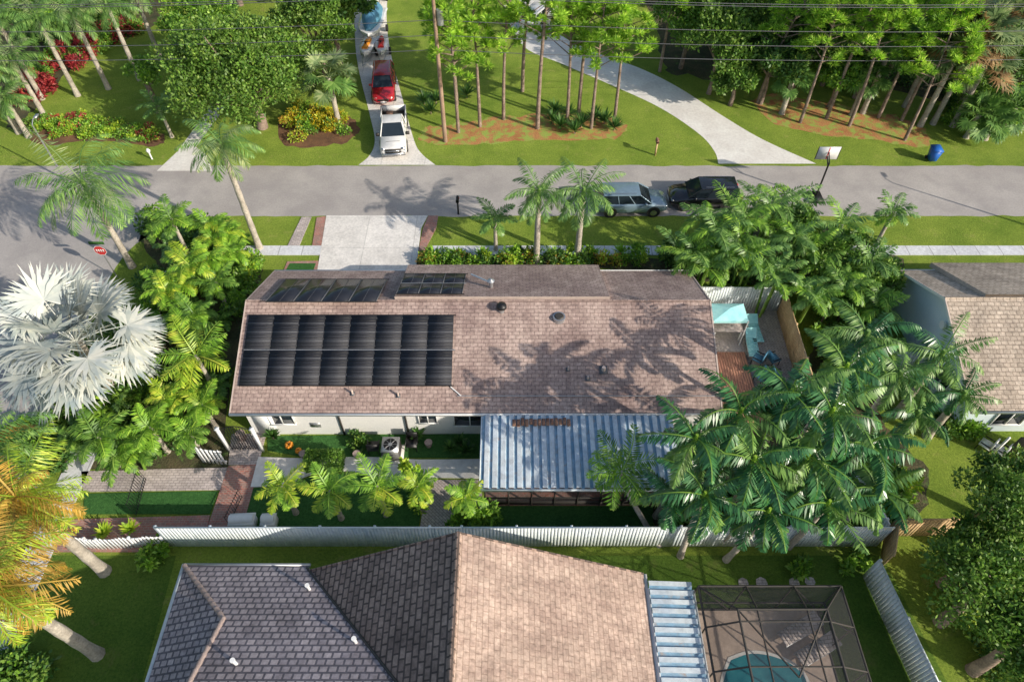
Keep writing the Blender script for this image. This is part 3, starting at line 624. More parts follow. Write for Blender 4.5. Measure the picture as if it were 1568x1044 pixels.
def cabin(mb,b0,b1,t0,t1,wb,wt,zb,zt,paint):
    B=[(b0,-wb,zb),(b1,-wb,zb),(b1,wb,zb),(b0,wb,zb)]; Tt=[(t0,-wt,zt),(t1,-wt,zt),(t1,wt,zt),(t0,wt,zt)]
    for i in range(4): j=(i+1)%4; mb.poly([B[i],B[j],Tt[j],Tt[i]],M['glass'])
    for i in range(4): mb.tube([B[i],Tt[i]],.05,paint,6)
    for s,t in((0,1),(3,2)):
        for q in(.38,.68):
            p=np.array(B[s])*(1-q)+np.array(B[t])*q; r_=np.array(Tt[s])*(1-q)+np.array(Tt[t])*q; mb.tube([p,r_],.04,paint,5)
        mb.tube([Tt[s],Tt[t]],.05,paint,6)
    m=.07; n=5; V=[];f=[]
    for i in range(n+1):
        for j in range(n+1):
            a=i/n;c_=j/n; V.append((t0-.03+(t1-t0+.06)*a,-wt-.02+(2*wt+.04)*c_,zt+.02+m*(1-(2*a-1)**4)*(1-(2*c_-1)**4)))
    for i in range(n):
        for j in range(n): q=i*(n+1)+j; f.append((q,q+n+1,q+n+2,q+1))
    mb.add(V,np.array(f),paint)
def car(name,x,y,rz,paint,kind='suv'):
    mb=MB()
    if kind=='suv':
        loft(mb,[(-2.38,.78,.4,.95),(-2.3,.9,.3,1.05),(-1.2,.95,.25,1.08),(.9,.95,.25,1.05),(1.1,.94,.25,1.02),(2.0,.90,.28,.92),(2.32,.80,.32,.8),(2.42,.66,.42,.68)],paint)
        cabin(mb,-2.25,1.25,-1.95,.45,.86,.68,1.05,1.62,paint); wheels(mb,(-1.45,1.45),.95)
        for s in(-1,1): mb.box((-2.33,s*.72,.88),(.08,.22,.26),M['signred']); mb.box((2.28,s*.62,.72),(.14,.28,.12),M['chrome']); mb.box((.85,s*1.0,1.1),(.14,.2,.14),paint); mb.tube([(-1.7,s*.6,1.74),(.2,s*.6,1.74)],.02,M['chrome'],5)
        mb.box((2.40,0,.58),(.06,.9,.16),M['dark']); mb.box((2.42,0,.42),(.06,.5,.12),M['white'])
    elif kind=='pickup':
        loft(mb,[(-.55,.97,.35,1.1),(.0,.98,.3,1.12),(1.2,.98,.3,1.12),(1.45,.98,.3,1.1),(2.6,.96,.32,1.06),(2.78,.88,.35,.95),(2.84,.8,.5,.8)],paint)
        cabin(mb,-.5,1.45,-.3,.75,.9,.72,1.1,1.78,paint)
        for s in(-1,1):
            mb.box((-1.65,s*.93,.82),(2.2,.1,.6),paint); mb.box((2.72,s*.72,.88),(.2,.28,.2),M['chrome']); mb.box((-2.74,s*.9,.85),(.05,.12,.3),M['signred']); mb.box((1.2,s*1.1,1.15),(.14,.26,.2),M['dark'])
        mb.box((-2.72,0,.82),(.08,1.86,.6),paint); mb.box((-1.65,0,.62),(2.15,1.8,.06),M['dark']); mb.box((-.62,0,.85),(.05,1.8,.55),M['dark'])
        mb.box((-1.8,-.3,.75),(1.2,.5,.2),M['rust']); mb.box((2.86,0,.78),(.06,1.15,.3),M['dark']); mb.box((2.88,0,.5),(.12,1.7,.18),M['chrome']); mb.box((2.88,0,.78),(.07,1.1,.05),M['chrome'])
        mb.tube([(2.1,-.5,1.1),(2.1,.5,1.1)],.015,M['dark'],4)
        wheels(mb,(-1.75,1.75),1.0,.41)
    return mb.obj(name,(x,y,.01),rz=rz)
x,y=U(603,201,.6); car('pickup_truck',x,y,math.radians(-84),M['wpaint'],'pickup')
x,y=U(587,126,.8); car('red_suv',x,y,math.radians(-84),M['red'],'suv')
x,y=U(966,305,.8); car('parked_suv',x,y,math.radians(1),M['spaint'])
x,y=U(1079,296,.8); car('black_suv',x,y,math.radians(180),M['bpaint'])
x,y=U(826,22,.8); car('white_van',x,y,math.radians(60),M['wpaint'])
def boat(name,x,y,rz,L_,w,hullm,topm,small=False):
    mb=MB(); st=[]
    for t in np.linspace(0,1,9):
        ww=w*(1 if t<.5 else math.sqrt(max(0.0,1-((t-.5)/.5)**2.2)))+.03; st.append((L_*(t-.5),ww,.5+.25*t*t,1.05+.2*t))
    V=[];f=[]
    for xx,ww,zb,zt in st: V+=[(xx,0,zb),(xx,-ww*.75,zb+.15),(xx,-ww,zt),(xx,-ww*.82,zt+.02),(xx,ww*.82,zt+.02),(xx,ww,zt),(xx,ww*.75,zb+.15)]
    K=7
    for i in range(8):
        for j in range(K): f.append((i*K+j,(i+1)*K+j,(i+1)*K+(j+1)%K,i*K+(j+1)%K))
    mb.add(V,np.array(f),hullm); mb.poly(V[:K],hullm)
    if small:
        mb.tube([(-L_*.35,0,1.15),(-.1,0,1.3),(.25,0,1.25),(.9,0,1.2)],[.2,.26,.2,.3],topm,8); mb.tube([(.35,-.35,1.6),(.35,.35,1.6)],.03,M['black'],5); mb.tube([(.45,0,1.2),(.35,0,1.6)],.07,M['black'],5)
    else:
        mb.tube([(-L_*.42,0,1.1),(-.4,0,1.35),(.6,0,1.45),(L_*.4,0,1.25)],[w*.7,w*.8,w*.7,w*.2],topm,10)
        mb.box((-L_*.5-.2,0,1.1),(.35,.35,.7),M['black'])
    for s in(-1,1):
        mb.tube([(-.4,s*(w+.12)-.09,.3),(-.4,s*(w+.12)+.09,.3)],.3,M['rubber'],14); mb.tube([(-L_*.5,s*w*.6,.42),(L_*.3,s*w*.6,.42),(L_*.5+.8,0,.42)],.04,M['steel'],5)
    mb.tube([(-.4,-w,.3),(-.4,w,.3)],.04,M['steel'],5); mb.obj(name,(x,y,.01),rz=rz,smooth=False)
x,y=U(572,75,.8); boat('jet_ski_trailer',x-.5,y,math.radians(-95),3.0,.55,M['wpaint'],M['orange'],True); boat('jet_ski_trailer',x+.7,y+.2,math.radians(-85),3.0,.5,M['wpaint'],M['signred'],True)
x,y=U(570,38,.8); boat('motor_boat',x,y,math.radians(-90),5.5,1.1,M['wpaint'],M['canvas'])
x,y=U(568,2,.8); boat('motor_boat',x,y+1.5,math.radians(-90),5.5,1.1,M['wpaint'],M['blue'])

# ---------------- STREET FURNITURE
x,y=U(682,217); mb=MB(); mb.tube([(0,0,0),(0,0,11.5)],[.17,.11],M['pole'],12)
mb.box((0,0,10.6),(2.2,.1,.12),M['pole']); [mb.tube([(a,0,10.66),(a,0,10.85)],.05,M['steel'],6) for a in(-1,0,1)]
mb.tube([(.35,0,8.9),(.35,0,9.9)],.22,M['steel'],12); mb.box((.18,0,9.5),(.2,.08,.08),M['steel']); mb.obj('utility_pole',(x,y,0))
def wire(z,dy):
    mb=MB()
    for sgn in(-1,1):
        pts=[(sgn*60*t,0,z-1.6*4*t*(1-t)*.5) for t in np.linspace(0,1,25)]; mb.tube(pts,.024,M['dsteel'],4,False)
    mb.obj('power_line',(x,y+dy,0))
for z,dy in((10.8,.0),(10.8,.35),(9.2,0),(8.2,.0),(7.2,.0)): wire(z,dy)
def post(name,px,py,build): x,y=U(px,py); mb=MB(); build(mb); return mb.obj(name,(x,y,0))
def hoop(mb):
    mb.box((0,-.3,.12),(.8,1.1,.24),M['black']); mb.tube([(0,-.3,.2),(0,-.2,2.9)],.06,M['black'],8); mb.tube([(0,-.2,2.6),(0,.35,3.0)],.04,M['black'],6); mb.tube([(0,-.2,2.9),(0,.35,3.3)],.04,M['black'],6)
    mb.box((0,.42,3.2),(1.5,.04,.95),M['wpaint'],tilt=0); mb.box((0,.445,3.1),(.6,.012,.03),M['signred'])
    mb.box((0,.395,3.2),(.06,.01,.9),M['signred'])
    a=np.linspace(0,2*np.pi,13); mb.tube([(.23*math.cos(t),.75+.23*math.sin(t),2.95) for t in a],.015,M['orange'],5,False)
    for t in a[:-1]: mb.tube([(.23*math.cos(t),.75+.23*math.sin(t),2.95),(.12*math.cos(t+.3),.75+.12*math.sin(t+.3),2.55)],.008,M['white'],4)
    for s in(-.74,.74): mb.box((s,.42,3.2),(.04,.05,.97),M['black'])
post('basketball_hoop',1246,300,hoop)
def mailbox(mb,c=M['black']):
    mb.box((0,0,.55),(.11,.11,1.1),M['wood'] if c is M['rust'] else c); mb.box((0,.08,1.15),(.2,.5,.14),c); mb.tube([(0,-.17,1.22),(0,.33,1.22)],.1,c,12); mb.box((.11,.1,1.28),(.01,.1,.12),M['signred'])
post('mailbox',702,328,mailbox); post('mailbox',1003,238,lambda m:mailbox(m,M['rust']))
def bin_(mb):
    V=[];
    for z,w,d in((.12,.24,.28),(1.0,.31,.37)):
        V+=[(-w,-d,z),(w,-d,z),(w,d,z),(-w,d,z)]
    mb.add(V,np.array([(3,2,1,0),(4,5,6,7),(0,1,5,4),(1,2,6,5),(2,3,7,6),(3,0,4,7)]),M['blue']); mb.box((0,0,1.04),(.68,.82,.07),M['blue'],tilt=.08); mb.tube([(-.3,.42,.95),(.3,.42,.95)],.025,M['blue'],6)
    for s in(-1,1): mb.tube([(s*.24,.3,.13),(s*.31,.3,.13)],.13,M['rubber'],12)
post('recycling_bin',1425,246,bin_)
def stop(mb):
    mb.tube([(0,0,0),(0,0,2.5)],.035,M['steel'],6); a=np.arange(8)*math.pi/4+math.pi/8
    mb.poly([(.38*math.cos(t),-.05,2.3+.38*math.sin(t)) for t in a],M['white']); mb.poly([(.35*math.cos(t),-.055,2.3+.35*math.sin(t)) for t in a],M['signred'])
    mb.poly([(.38*math.cos(t),-.046,2.3+.38*math.sin(t)) for t in a][::-1],M['steel'])
    for i in range(4): mb.box((-.2+i*.13,-.06,2.3),(.07,.006,.2),M['white'])
    mb.box((0,0,2.85),(.9,.03,.2),M['turf'])
post('stop_sign',180,425,stop)
def lamp(mb):
    mb.tube([(0,0,0),(0,0,4.4)],[.08,.045],M['steel'],8); mb.tube([(0,0,4.4),(0,.3,4.6),(0,.7,4.6)],.035,M['steel'],6); mb.box((0,.8,4.57),(.2,.45,.1),M['steel'])
post('street_lamp',100,275,lamp); post('street_lamp',1572,345,lamp)
def gardenlamp(mb): mb.tube([(0,0,0),(0,0,.6)],.06,M['white'],6); mb.tube([(0,0,.6),(0,0,.75),(0,0,.9)],[.1,.16,.06],M['white'],8)
post('garden_lamp',233,244,gardenlamp)

# ---------------- PLANTS
def fronds(mb,c,n,R,e_hi=1.25,e_lo=-.35,droop=1.3,nl=20,ll=.6,lw=.09,hang=.35,mat=None,mat2=None,stemm=None,jit=.12,p2=.3):
    c=np.array(c,float)
    for i in range(n):
        az=i*2.399+rng.normal()*.15; q=(i+.5)/n; e=e_hi+(e_lo-e_hi)*q**.8+rng.normal()*.08
        Rr=R*rng.uniform(.82,1.08)*(.8+.2*math.sin(math.pi*min(1,q+.3)))
        T_=np.linspace(0,1,nl); el=e-droop*T_**1.25*rng.uniform(.8,1.15); st=Rr/nl
        h=np.cumsum(np.cos(el))*st; v=np.cumsum(np.sin(el))*st; tw=rng.normal()*.2
        azt=az+tw*T_
        P=np.c_[np.cos(azt)*h,np.sin(azt)*h,v]+c
        Tn=unit(np.gradient(P,axis=0)); sd=np.c_[-np.sin(azt),np.cos(azt),0*azt]
        m_=mat2 if (mat2 and rng.random()<p2) else mat
        prof=np.sin(np.pi*(.14+.82*T_))**.7
        k0=2
        for sgn in(-1,1):
            D=unit(Tn*.55+sd*sgn*.8+np.array([0,0,-hang])+rng.normal(size=(nl,3))*jit)
            Sd=unit(Tn-D*np.sum(Tn*D,1,keepdims=True))
            mb.leaves(P[k0:],D[k0:],Sd[k0:],(ll*prof)[k0:]*rng.uniform(.85,1.1,nl-k0),lw,m_)
        w=.018+.016*(1-T_)[:,None]; V=np.concatenate([P+sd*w,P-sd*w]); f=np.array([(j,j+1,nl+j+1,nl+j) for j in range(nl-1)])
        mb.add(V+np.array([0,0,.01]),f,stemm or m_)
def trunk(mb,x,y,h,r0,r1,lean=(0,0),mat=None):
    pts=[];rad=[]
    for i,t in enumerate(np.linspace(0,1,13)):
        pts.append((-lean[0]*(1-t)**1.5,-lean[1]*(1-t)**1.5,h*t)); rad.append((r0+(r1-r0)*t)*(1.3 if i==0 else 1)*(1+.10*(i%2)))
    mb.tube(pts,rad,mat or M['trunk'],9)
def palm(px,py,h,R,style='queen',name='palm_tree',n=None,lean=(0,0),mat=None,mat2=None):
    x,y=U(px,py,h); mb=MB()
    if style=='queen':
        trunk(mb,x,y,h,.2,.14,lean); mb.tube([(0,0,h-.1),(0,0,h+.6)],[.14,.09],mat or L['queen'],8)
        fronds(mb,(0,0,h+.3),n or 18,R,1.3,-.5,1.35,34,R*.24,.06,.65,mat or L['queen'],mat2)
    elif style=='big':
        trunk(mb,x,y,h,.14,.10,(rng.normal()*.4,rng.normal()*.4)); mb.tube([(0,0,h-.1),(0,0,h+.7)],[.12,.06],L['bright'],8)
        fronds(mb,(0,0,h+.4),n or 13,R,1.3,-.35,1.55,34,R*.235,.095,.75,mat or L['deep'],mat2,L['mid'])
        if h>6 and rng.random()<.6:
            a=rng.random()*6.28; b=(1.0*math.cos(a),1.0*math.sin(a)); hh=h*rng.uniform(.5,.62)
            mb.tube([(b[0]*.4,b[1]*.4,0),(b[0],b[1],hh)],[.10,.07],M['trunk'],6); fronds(mb,(b[0],b[1],hh),9,R*.8,1.3,-.1,1.4,26,R*.2,.09,.6,mat or L['deep'],mat2)
    elif style=='areca':
        k=3
        for i in range(k):
            a=i*2*math.pi/k+rng.random(); r=R*.28; b=(r*math.cos(a),r*math.sin(a)); hh=h*rng.uniform(.72,1)
            mb.tube([(b[0]*.4,b[1]*.4,0),(b[0]*.7,b[1]*.7,hh*.6),(b[0],b[1],hh)],[.08,.06,.05],L['mid'],6)
            fronds(mb,(b[0],b[1],hh),n or 9,R*.9,1.3,.0,1.35,22,R*.24,.085,.4,mat or L['deep'],mat2)
    elif style=='coco':
        trunk(mb,x,y,h,.13,.09,lean); fronds(mb,(0,0,h),n or 13,R,1.3,-.1,1.15,24,R*.28,.075,.3,mat or L['bright'],mat2)
    elif style=='dying':
        trunk(mb,x,y,h,.24,.18,lean)
        fronds(mb,(0,0,h+.2),n or 26,R,1.3,-.55,1.3,44,R*.25,.045,.8,mat or L['gold'],mat2,None,.2,.45)
        fronds(mb,(0,0,h-.1),10,R*.85,-.5,-1.1,.6,26,R*.2,.05,.6,L['gold'],L['brown'],None,.2)
    elif style=='fan':
        trunk(mb,x,y,h,.2,.17,lean); fan(mb,(0,0,h),n or 20,R,mat or L['sabal'],mat2)
    return mb.obj(name,(x,y,0))
def fan(mb,c,n,R,mat,mat2=None,seg=22,e_lo=-.5,lw=.08,wf=.20,cupf=.25):
    c=np.array(c,float)
    for i in range(n):
        az=i*2.399+rng.normal()*.2; q=(i+.5)/n; e=1.3+(e_lo-1.3)*q+rng.normal()*.1; pl=R*rng.uniform(.42,.62); fr=R*rng.uniform(.36,.46)
        D=np.array([math.cos(az)*math.cos(e),math.sin(az)*math.cos(e),math.sin(e)]); sd=np.array([-math.sin(az),math.cos(az),0]); Nn=np.cross(D,sd)
        if Nn[2]<0: Nn=-Nn
        q1=c+D*pl+np.array([0,0,-.12*pl]); mb.tube([c,c+D*pl*.5,q1],[.04,.03,.025],mat,4,False)
        Dd=unit(D+np.array([0,0,-.35])+rng.normal(size=3)*.12); th=np.linspace(-2.1,2.1,seg)+rng.normal(size=seg)*.03
        cup=cupf*np.abs(np.sin(th/2))[:,None]+((np.arange(seg)%2)*.10-.05)[:,None]
        dirs=unit(np.cos(th)[:,None]*Dd+np.sin(th)[:,None]*sd+cup*Nn+np.array([0,0,-.12])); 
        perp=unit(-np.sin(th)[:,None]*Dd+np.cos(th)[:,None]*sd)
        m_=mat2 if(mat2 and rng.random()<.3) else mat
        ln=fr*(1-.25*np.abs(th/2.1)**2)*rng.uniform(.85,1.05,seg)
        mb.leaves(np.repeat(q1[None],seg,0),dirs,perp,ln,fr*wf,m_)
        mb.leaves(q1+dirs*(ln*.55)[:,None],unit(dirs+np.array([0,0,-.4])),perp,ln*.55,lw,m_)
def blob(mb,c,r,n,ln,w,mats,up=.25):
    d=rnd(n); r=np.array(r); P=np.array(c)+d*r*(rng.random((n,1))**.35)
    D=unit(d*.7+rnd(n)*.9+np.array([0,0,up])); Sd=unit(np.cross(D,rnd(n)))
    k=rng.random(n)<.75
    mb.leaves(P[k],D[k],Sd[k],ln*rng.uniform(.6,1.2,k.sum()),w,mats[0])
    if (~k).any(): mb.leaves(P[~k],D[~k],Sd[~k],ln*rng.uniform(.6,1.2,(~k).sum()),w,mats[1])
def treemesh(R,zc,mats,nc=40,nl=260,ln=.38,w=.24,flat=.75,tr=.22):
    mb=MB(); base_h=max(.8,zc-R*flat*.7)
    mb.tube([(0,0,0),(.1,.05,base_h*.5),(0,.1,base_h)],[tr*1.3,tr,tr*.85],M['bark'],9)
    for i in range(nc):
        d=rnd(1)[0]; d[2]=abs(d[2])*1.0-.35*rng.random(); rr=rng.uniform(.45,.95)
        p=np.array([0,0,zc])+d*np.array([R,R,R*flat])*rr*rng.uniform(.85,1.08)
        cr=R*rng.uniform(.12,.26)+.2
        ms=mats if rng.random()<.6 else mats[::-1]
        blob(mb,p,(cr,cr,cr*.75),int(nl*rng.uniform(.7,1.2)),ln,w,ms)
        if i%3==0: mb.tube([(0,.1,base_h),tuple((p+np.array([0,0,base_h]))/2+rng.normal(size=3)*.2),tuple(p)],[tr*.5,tr*.3,.03],M['bark'],5)
    return mb
def tree(px,py,zc,R,mats,name='shade_tree',**k):
    x,y=U(px,py,zc); return treemesh(R,zc,mats,**k).obj(name,(x,y,0))
def pine(px,py,h,R,z0=4.8,name='pine_tree',ncl=25):
    x,y=U(px,py); mb=MB(); lx,ly=rng.normal(size=2)*.55
    tp=lambda z:np.array([lx*(z/h)**2,ly*(z/h)**2,z])
    mb.tube([tp(z) for z in np.linspace(0,h,8)],list(np.linspace(.15,.04,8)*(h/11)**.5),M['bark'],8)
    for i in range(ncl):
        t=(i+rng.random())/ncl; z=z0+(h-z0)*t; a=i*2.399+rng.normal()*.4; rr=R*(1-.5*t)*rng.uniform(.5,1.2)
        p=tp(z)+np.array([math.cos(a)*rr,math.sin(a)*rr,.25*rr+.3*rng.random()]); mb.tube([tp(z-.2),(tp(z)+p)/2-np.array([0,0,.1]),p],[.05,.035,.02],M['bark'],4,False)
        for s in range(3):
            cpt=p+rng.normal(size=3)*np.array([.36,.36,.18]) if s else p
            n=80; d=rnd(n); d[:,2]=np.abs(d[:,2])*.9-.2; D=unit(d); Sd=unit(np.cross(D,rnd(n)))
            mb.leaves(cpt+D*.08,D,Sd,rng.uniform(.28,.52,n),.065,L['pine'] if s<2 else L['bright'])
    return mb.obj(name,(x,y,0))
def inpoly(x,y,P):
    c=False
    for i in range(len(P)):
        a,b2=P[i],P[i-1]
        if (a[1]>y)!=(b2[1]>y) and x<(b2[0]-a[0])*(y-a[1])/(b2[1]-a[1])+a[0]: c=not c
    return c
def shrubs(name,poly,n,r,h,mats,ln=.26,w=.14,nl=230):
    P=[U(*p) for p in poly]; xs=[p[0] for p in P]; ys=[p[1] for p in P]; mb=MB(); k=0;g=0
    while k<n and g<n*50:
        g+=1; x=rng.uniform(min(xs),max(xs)); y=rng.uniform(min(ys),max(ys))
        if not inpoly(x,y,P): continue
        k+=1; rr=rng.uniform(*r); hh=rng.uniform(*h); ms=mats[rng.integers(len(mats))]
        blob(mb,(x,y,hh*.5),(rr,rr,hh*.55),int(nl*rr*rr*1.5)+60,ln,w,ms)
        if rng.random()<.6: blob(mb,(x+rng.normal()*.3,y+rng.normal()*.3,hh*.85),(rr*.5,rr*.5,hh*.3),int(nl*.5),ln,w,ms[::-1])
    return mb.obj(name)
def rosettes(name,pts,R,mat,n=16,h=.3,lw=.14):
    mb=MB()
    for px,py in pts:
        x,y=U(px,py); d=rnd(n*3); d[:,2]=np.abs(d[:,2])+.25; D=unit(d); Sd=unit(np.cross(D,np.array([0,0,1.])))
        mb.leaves(np.tile((x,y,h),(n*3,1)),D,Sd,R*rng.uniform(.7,1.1,n*3),lw,mat)
        mb.tube([(x,y,0),(x,y,h)],.05,M['bark'],5)
    return mb.obj(name)
def ross_in(name,poly,n,R,mats,lw=.12,h=.5):
    P=[U(*p) for p in poly]; xs=[p[0] for p in P]; ys=[p[1] for p in P]; mb=MB(); k=0
    for g in range(n*40):
        if k>=n: break
        x=rng.uniform(min(xs),max(xs)); y=rng.uniform(min(ys),max(ys))
        if not inpoly(x,y,P): continue
        k+=1; hh=h*rng.uniform(.6,2.2); m_=mats[rng.integers(len(mats))]; mb.tube([(x,y,0),(x,y,hh)],.05,M['bark'],5)
        fronds(mb,(x,y,hh),9,R*rng.uniform(.7,1.2),1.3,.0,1.3,14,R*.3,lw,.3,m_)
    return mb.obj(name)

O=(L['oak'],L['mid']); Dk=(L['dark'],L['oak']); Md=(L['mid'],L['bright']); Br=(L['bright'],L['lime'])
palm(825,300,5.3,2.6); palm(893,300,5.2,3.0); palm(758,335,2.6,1.7,'coco',mat=L['queen'])
palm(340,228,7.5,3.0,mat=L['queen'],mat2=L['sabal']); palm(132,288,6.1,4.3,mat=L['queen'],mat2=L['sabal'],n=24)
x,y=U(116,522,4.8); mb=MB(); trunk(mb,x,y,4.8,.28,.24); fan(mb,(0,0,4.8),30,4.35,L['silver'],None,24,-.6,.08,.16,.35); mb.obj('bismarck_palm',(x,y,0))
palm(30,765,6.9,3.0,'dying',mat=L['gold'],mat2=L['lime'],n=28); palm(-12,900,7.5,3.2,'dying',mat=L['gold'],mat2=L['lime'],n=28); palm(-10,690,6.0,3.0,mat=L['queen'],mat2=L['gold'])
for a in [(300,545,3.2,2.4,'coco',L['lime']),(298,392,3.6,2.0,'areca',L['bright']),(262,335,3.5,1.9,'coco',L['mid']),(255,430,3.2,1.9,'areca',L['bright']),(345,380,2.6,1.6,'areca',L['bright']),
          (280,480,2.8,1.8,'areca',L['mid']),(330,432,2.6,1.6,'coco',L['mid']),(325,345,3,1.8,'areca',L['bright']),(230,655,2.2,1.7,'coco',L['bright']),(150,670,2.5,1.8,'coco',L['mid']),
          (262,600,2.2,1.5,'areca',L['bright']),(310,620,2.0,1.5,'coco',L['bright']),(190,690,2.0,1.6,'areca',L['mid']),(290,665,1.8,1.4,'coco',L['mid'])]:
    palm(a[0],a[1],a[2],a[3],a[4],mat=a[5],mat2=L['lime'] if a[5] is L['bright'] else L['bright'])
gp=[(235,335),(345,345),(392,405),(372,470),(350,600),(345,690),(120,706),(40,690),(120,600),(215,470),(240,420)]
shrubs('garden_shrubs',gp,46,(.5,1.1),(.6,1.6),[Md,Dk,(L['mid'],L['oak']),Dk],.26,.13,200)
ross_in('tropical_garden_plants',gp,60,1.1,[L['bright'],L['mid'],L['queen'],L['dark']])
shrubs('side_street_hedge',[(0,660),(110,640),(120,705),(20,745),(0,740)],12,(.7,1.1),(.8,1.6),[Dk,Md],.28,.14)
shrubs('entry_shrubs',[(345,395),(400,400),(390,430),(372,440)],10,(.4,.7),(.6,1.2),[Md,Br])
for a in[(432,745,2.6,1.5),(505,752,2.7,1.6),(578,745,2.8,1.7),(640,745,2.3,1.2),(713,762,2.2,1.3)]: palm(*a,'coco',name='young_palm',mat=L['bright'],mat2=L['lime'],n=11)
shrubs('courtyard_shrubs',[(632,742),(652,740),(650,790),(640,792)],5,(.3,.45),(1.2,1.8),[Br]); shrubs('courtyard_shrubs',[(690,790),(750,790),(750,815),(690,815)],8,(.4,.6),(.8,1.3),[Md])
shrubs('wall_shrubs',[(540,672),(560,672),(560,690),(540,690)],3,(.25,.35),(.4,.7),[Dk]); rosettes('cordyline_plants',[(690,690),(705,682),(715,694),(420,672),(640,672)],.6,L['dark'],14)
rosettes('agave_plants',[(165,820),(205,815)],.6,L['lime'],14)
x,y=U(499,712); mb=MB()
n=5200; P=np.c_[rng.uniform(-.85,.85,n),rng.uniform(-.42,.42,n),rng.uniform(0,.8,n)]
ax=rng.integers(0,5,n)
for a_,(i,v) in enumerate(((0,-.85),(0,.85),(1,-.42),(1,.42),(2,.8))): P[ax==a_,i]=v+rng.normal(size=(ax==a_).sum())*.02
D=rnd(n); mb.leaves(P,D,unit(np.cross(D,rnd(n))),.13,.07,L['mid']); mb.obj('clipped_hedge',(x,y,0))
# palms in the side yard (separate arching crowns, tallest against the fence)
for a in[(1062,680,7.0,2.5),(1130,640,7.6,2.5),(1205,612,8.2,2.5),(1268,640,8.2,2.6),(1150,712,6.6,2.7),(1232,706,6.4,2.7),(1322,688,6.2,2.7),(1075,765,5.0,2.5),(1172,790,4.4,2.4),(1262,778,4.6,2.5),(1335,755,4.4,2.3),(1290,572,7.6,2.4)]:
    palm(*a,'big',name='arching_palm',mat=L['deep'],mat2=L['queen'])
palm(952,722,3.6,2.1,'coco',lean=(-2.0,1.8),mat=L['mid'],mat2=L['bright'],n=13)
shrubs('side_yard_shrubs',[(1040,700),(1180,700),(1340,700),(1375,790),(1100,800),(1030,800)],30,(.6,1.0),(.8,2.0),[Dk,Dk,Md],.28,.15)
shrubs('side_yard_shrubs',[(1310,740),(1370,735),(1365,800),(1290,800)],12,(.6,1.1),(1.2,2.4),[Br,Md],.28,.14)
for a in[(1438,548,4.6,2.5),(1322,520,8.0,2.4),(1372,580,5.0,2.2),(1470,610,3.4,1.8),(1400,640,3.6,1.9)]: palm(*a,'queen',mat=L['queen'],mat2=L['deep'],n=15)
fp=[(1250,470),(1340,470),(1345,520),(1330,640),(1262,640),(1250,560)]
shrubs('fence_line_shrubs',fp,20,(.5,.8),(.8,1.8),[Br,Md,Md],.26,.14); ross_in('fence_line_palms',fp,14,1.4,[L['bright'],L['queen'],L['mid']],.11,1.0)
shrubs('neighbour_shrubs',[(1440,640),(1500,655),(1490,675),(1430,670)],7,(.4,.7),(.6,1.2),[Md,Dk])
for a in[(1090,335,4.8,2.3),(1140,312,5,2.3),(1185,290,5,2.3),(1080,392,3.8,2.1),(1150,385,4,2.3),(1120,362,4.4,2.2),(1210,352,4.2,2.1),(1058,365,4,2.0),(1190,415,3.6,1.9),(1260,380,3.6,2.0),(1300,430,3.2,1.9),(1245,440,3.4,1.9),(1340,460,2.8,1.8),(1230,310,4.0,2.1)]:
    palm(*a,'areca',name='areca_palm',mat=L['queen'] if a[0]%20 else L['mid'],mat2=L['bright'],n=7)
for a in[(1368,325,2.8,1.7),(1335,400,3.2,1.9),(1290,345,3.8,2.0)]: palm(*a,'coco',mat=L['queen'],mat2=L['bright'])
for a in[(1285,395,2.8,1.7),(1215,335,3.2,1.6),(1345,430,2.4,1.3)]: tree(*a,(L['mid'],L['oak']),nc=18,nl=200,ln=.24,w=.12)
shrubs('street_front_shrubs',[(985,392),(1060,385),(1120,340),(1200,350),(1370,405),(1330,465),(1210,465),(1060,428)],40,(.5,.9),(.7,1.8),[Md,Dk,Dk],.26,.14)
shrubs('foundation_shrubs',[(650,398),(985,396),(985,408),(650,410)],50,(.3,.6),(.5,1.2),[Md,Br,(L['gold'],L['lime']),Dk],.2,.11)
rosettes('cordyline_plants',[(665,396),(700,399),(740,397),(790,396),(850,398),(905,396),(950,393),(975,390)],.8,L['bright'],14)
for a in[(823,197,14.5,2.0),(702,203,10,1.9),(735,194,10.5,1.9),(771,183,11,2.0),(868,188,10.5,2.0),(905,197,10,2.0),(940,190,10,2.0),(886,172,12,2.1),(700,160,11,1.9),(800,140,12.5,1.9),
         (1160,158,9.5,1.9),(1225,188,10,2.0),(1265,182,12.5,2.0),(1300,193,11,2.2),(1385,215,8.6,2.2),(1345,180,11,2.3),(1380,185,10,2.2),(1010,110,11,2.1)]:
    pine(*a,z0=a[2]*.5)
rosettes('spiky_understory_plants',[(845,190),(858,198),(870,180),(890,195),(925,190),(940,200),(650,160),(660,175),(668,160),(715,150),(880,205),(910,185),(850,175)],1.1,L['dark'],22,.25,.12)
tree(375,110,4.6,5.8,O,name='oak_tree',nc=105,nl=380,ln=.28,w=.15,flat=.7,tr=.35); tree(480,40,5,3.6,O,name='oak_tree',nc=36,nl=300,ln=.28,w=.15); tree(300,30,5,3.2,Md,nc=26,nl=260,ln=.28,w=.16); tree(500,0,6,3.5,Dk,nc=30,nl=260)
tree(215,110,3.4,1.5,Md,nc=12,nl=150,ln=.26,w=.15)
palm(503,118,4.2,2.5,'fan',mat=L['sabal'],mat2=L['queen'],n=18); palm(243,163,2.6,1.9,'coco',mat=L['queen'])
for a in[(20,95,4.5,3),(60,35,6,3.2),(112,25,6,3.2),(165,12,6,3.0),(10,155,3,2.4),(0,40,6,3),(205,-10,6,3),(-30,110,5,3)]: palm(*a,'queen',mat=L['queen'],mat2=L['sabal'])
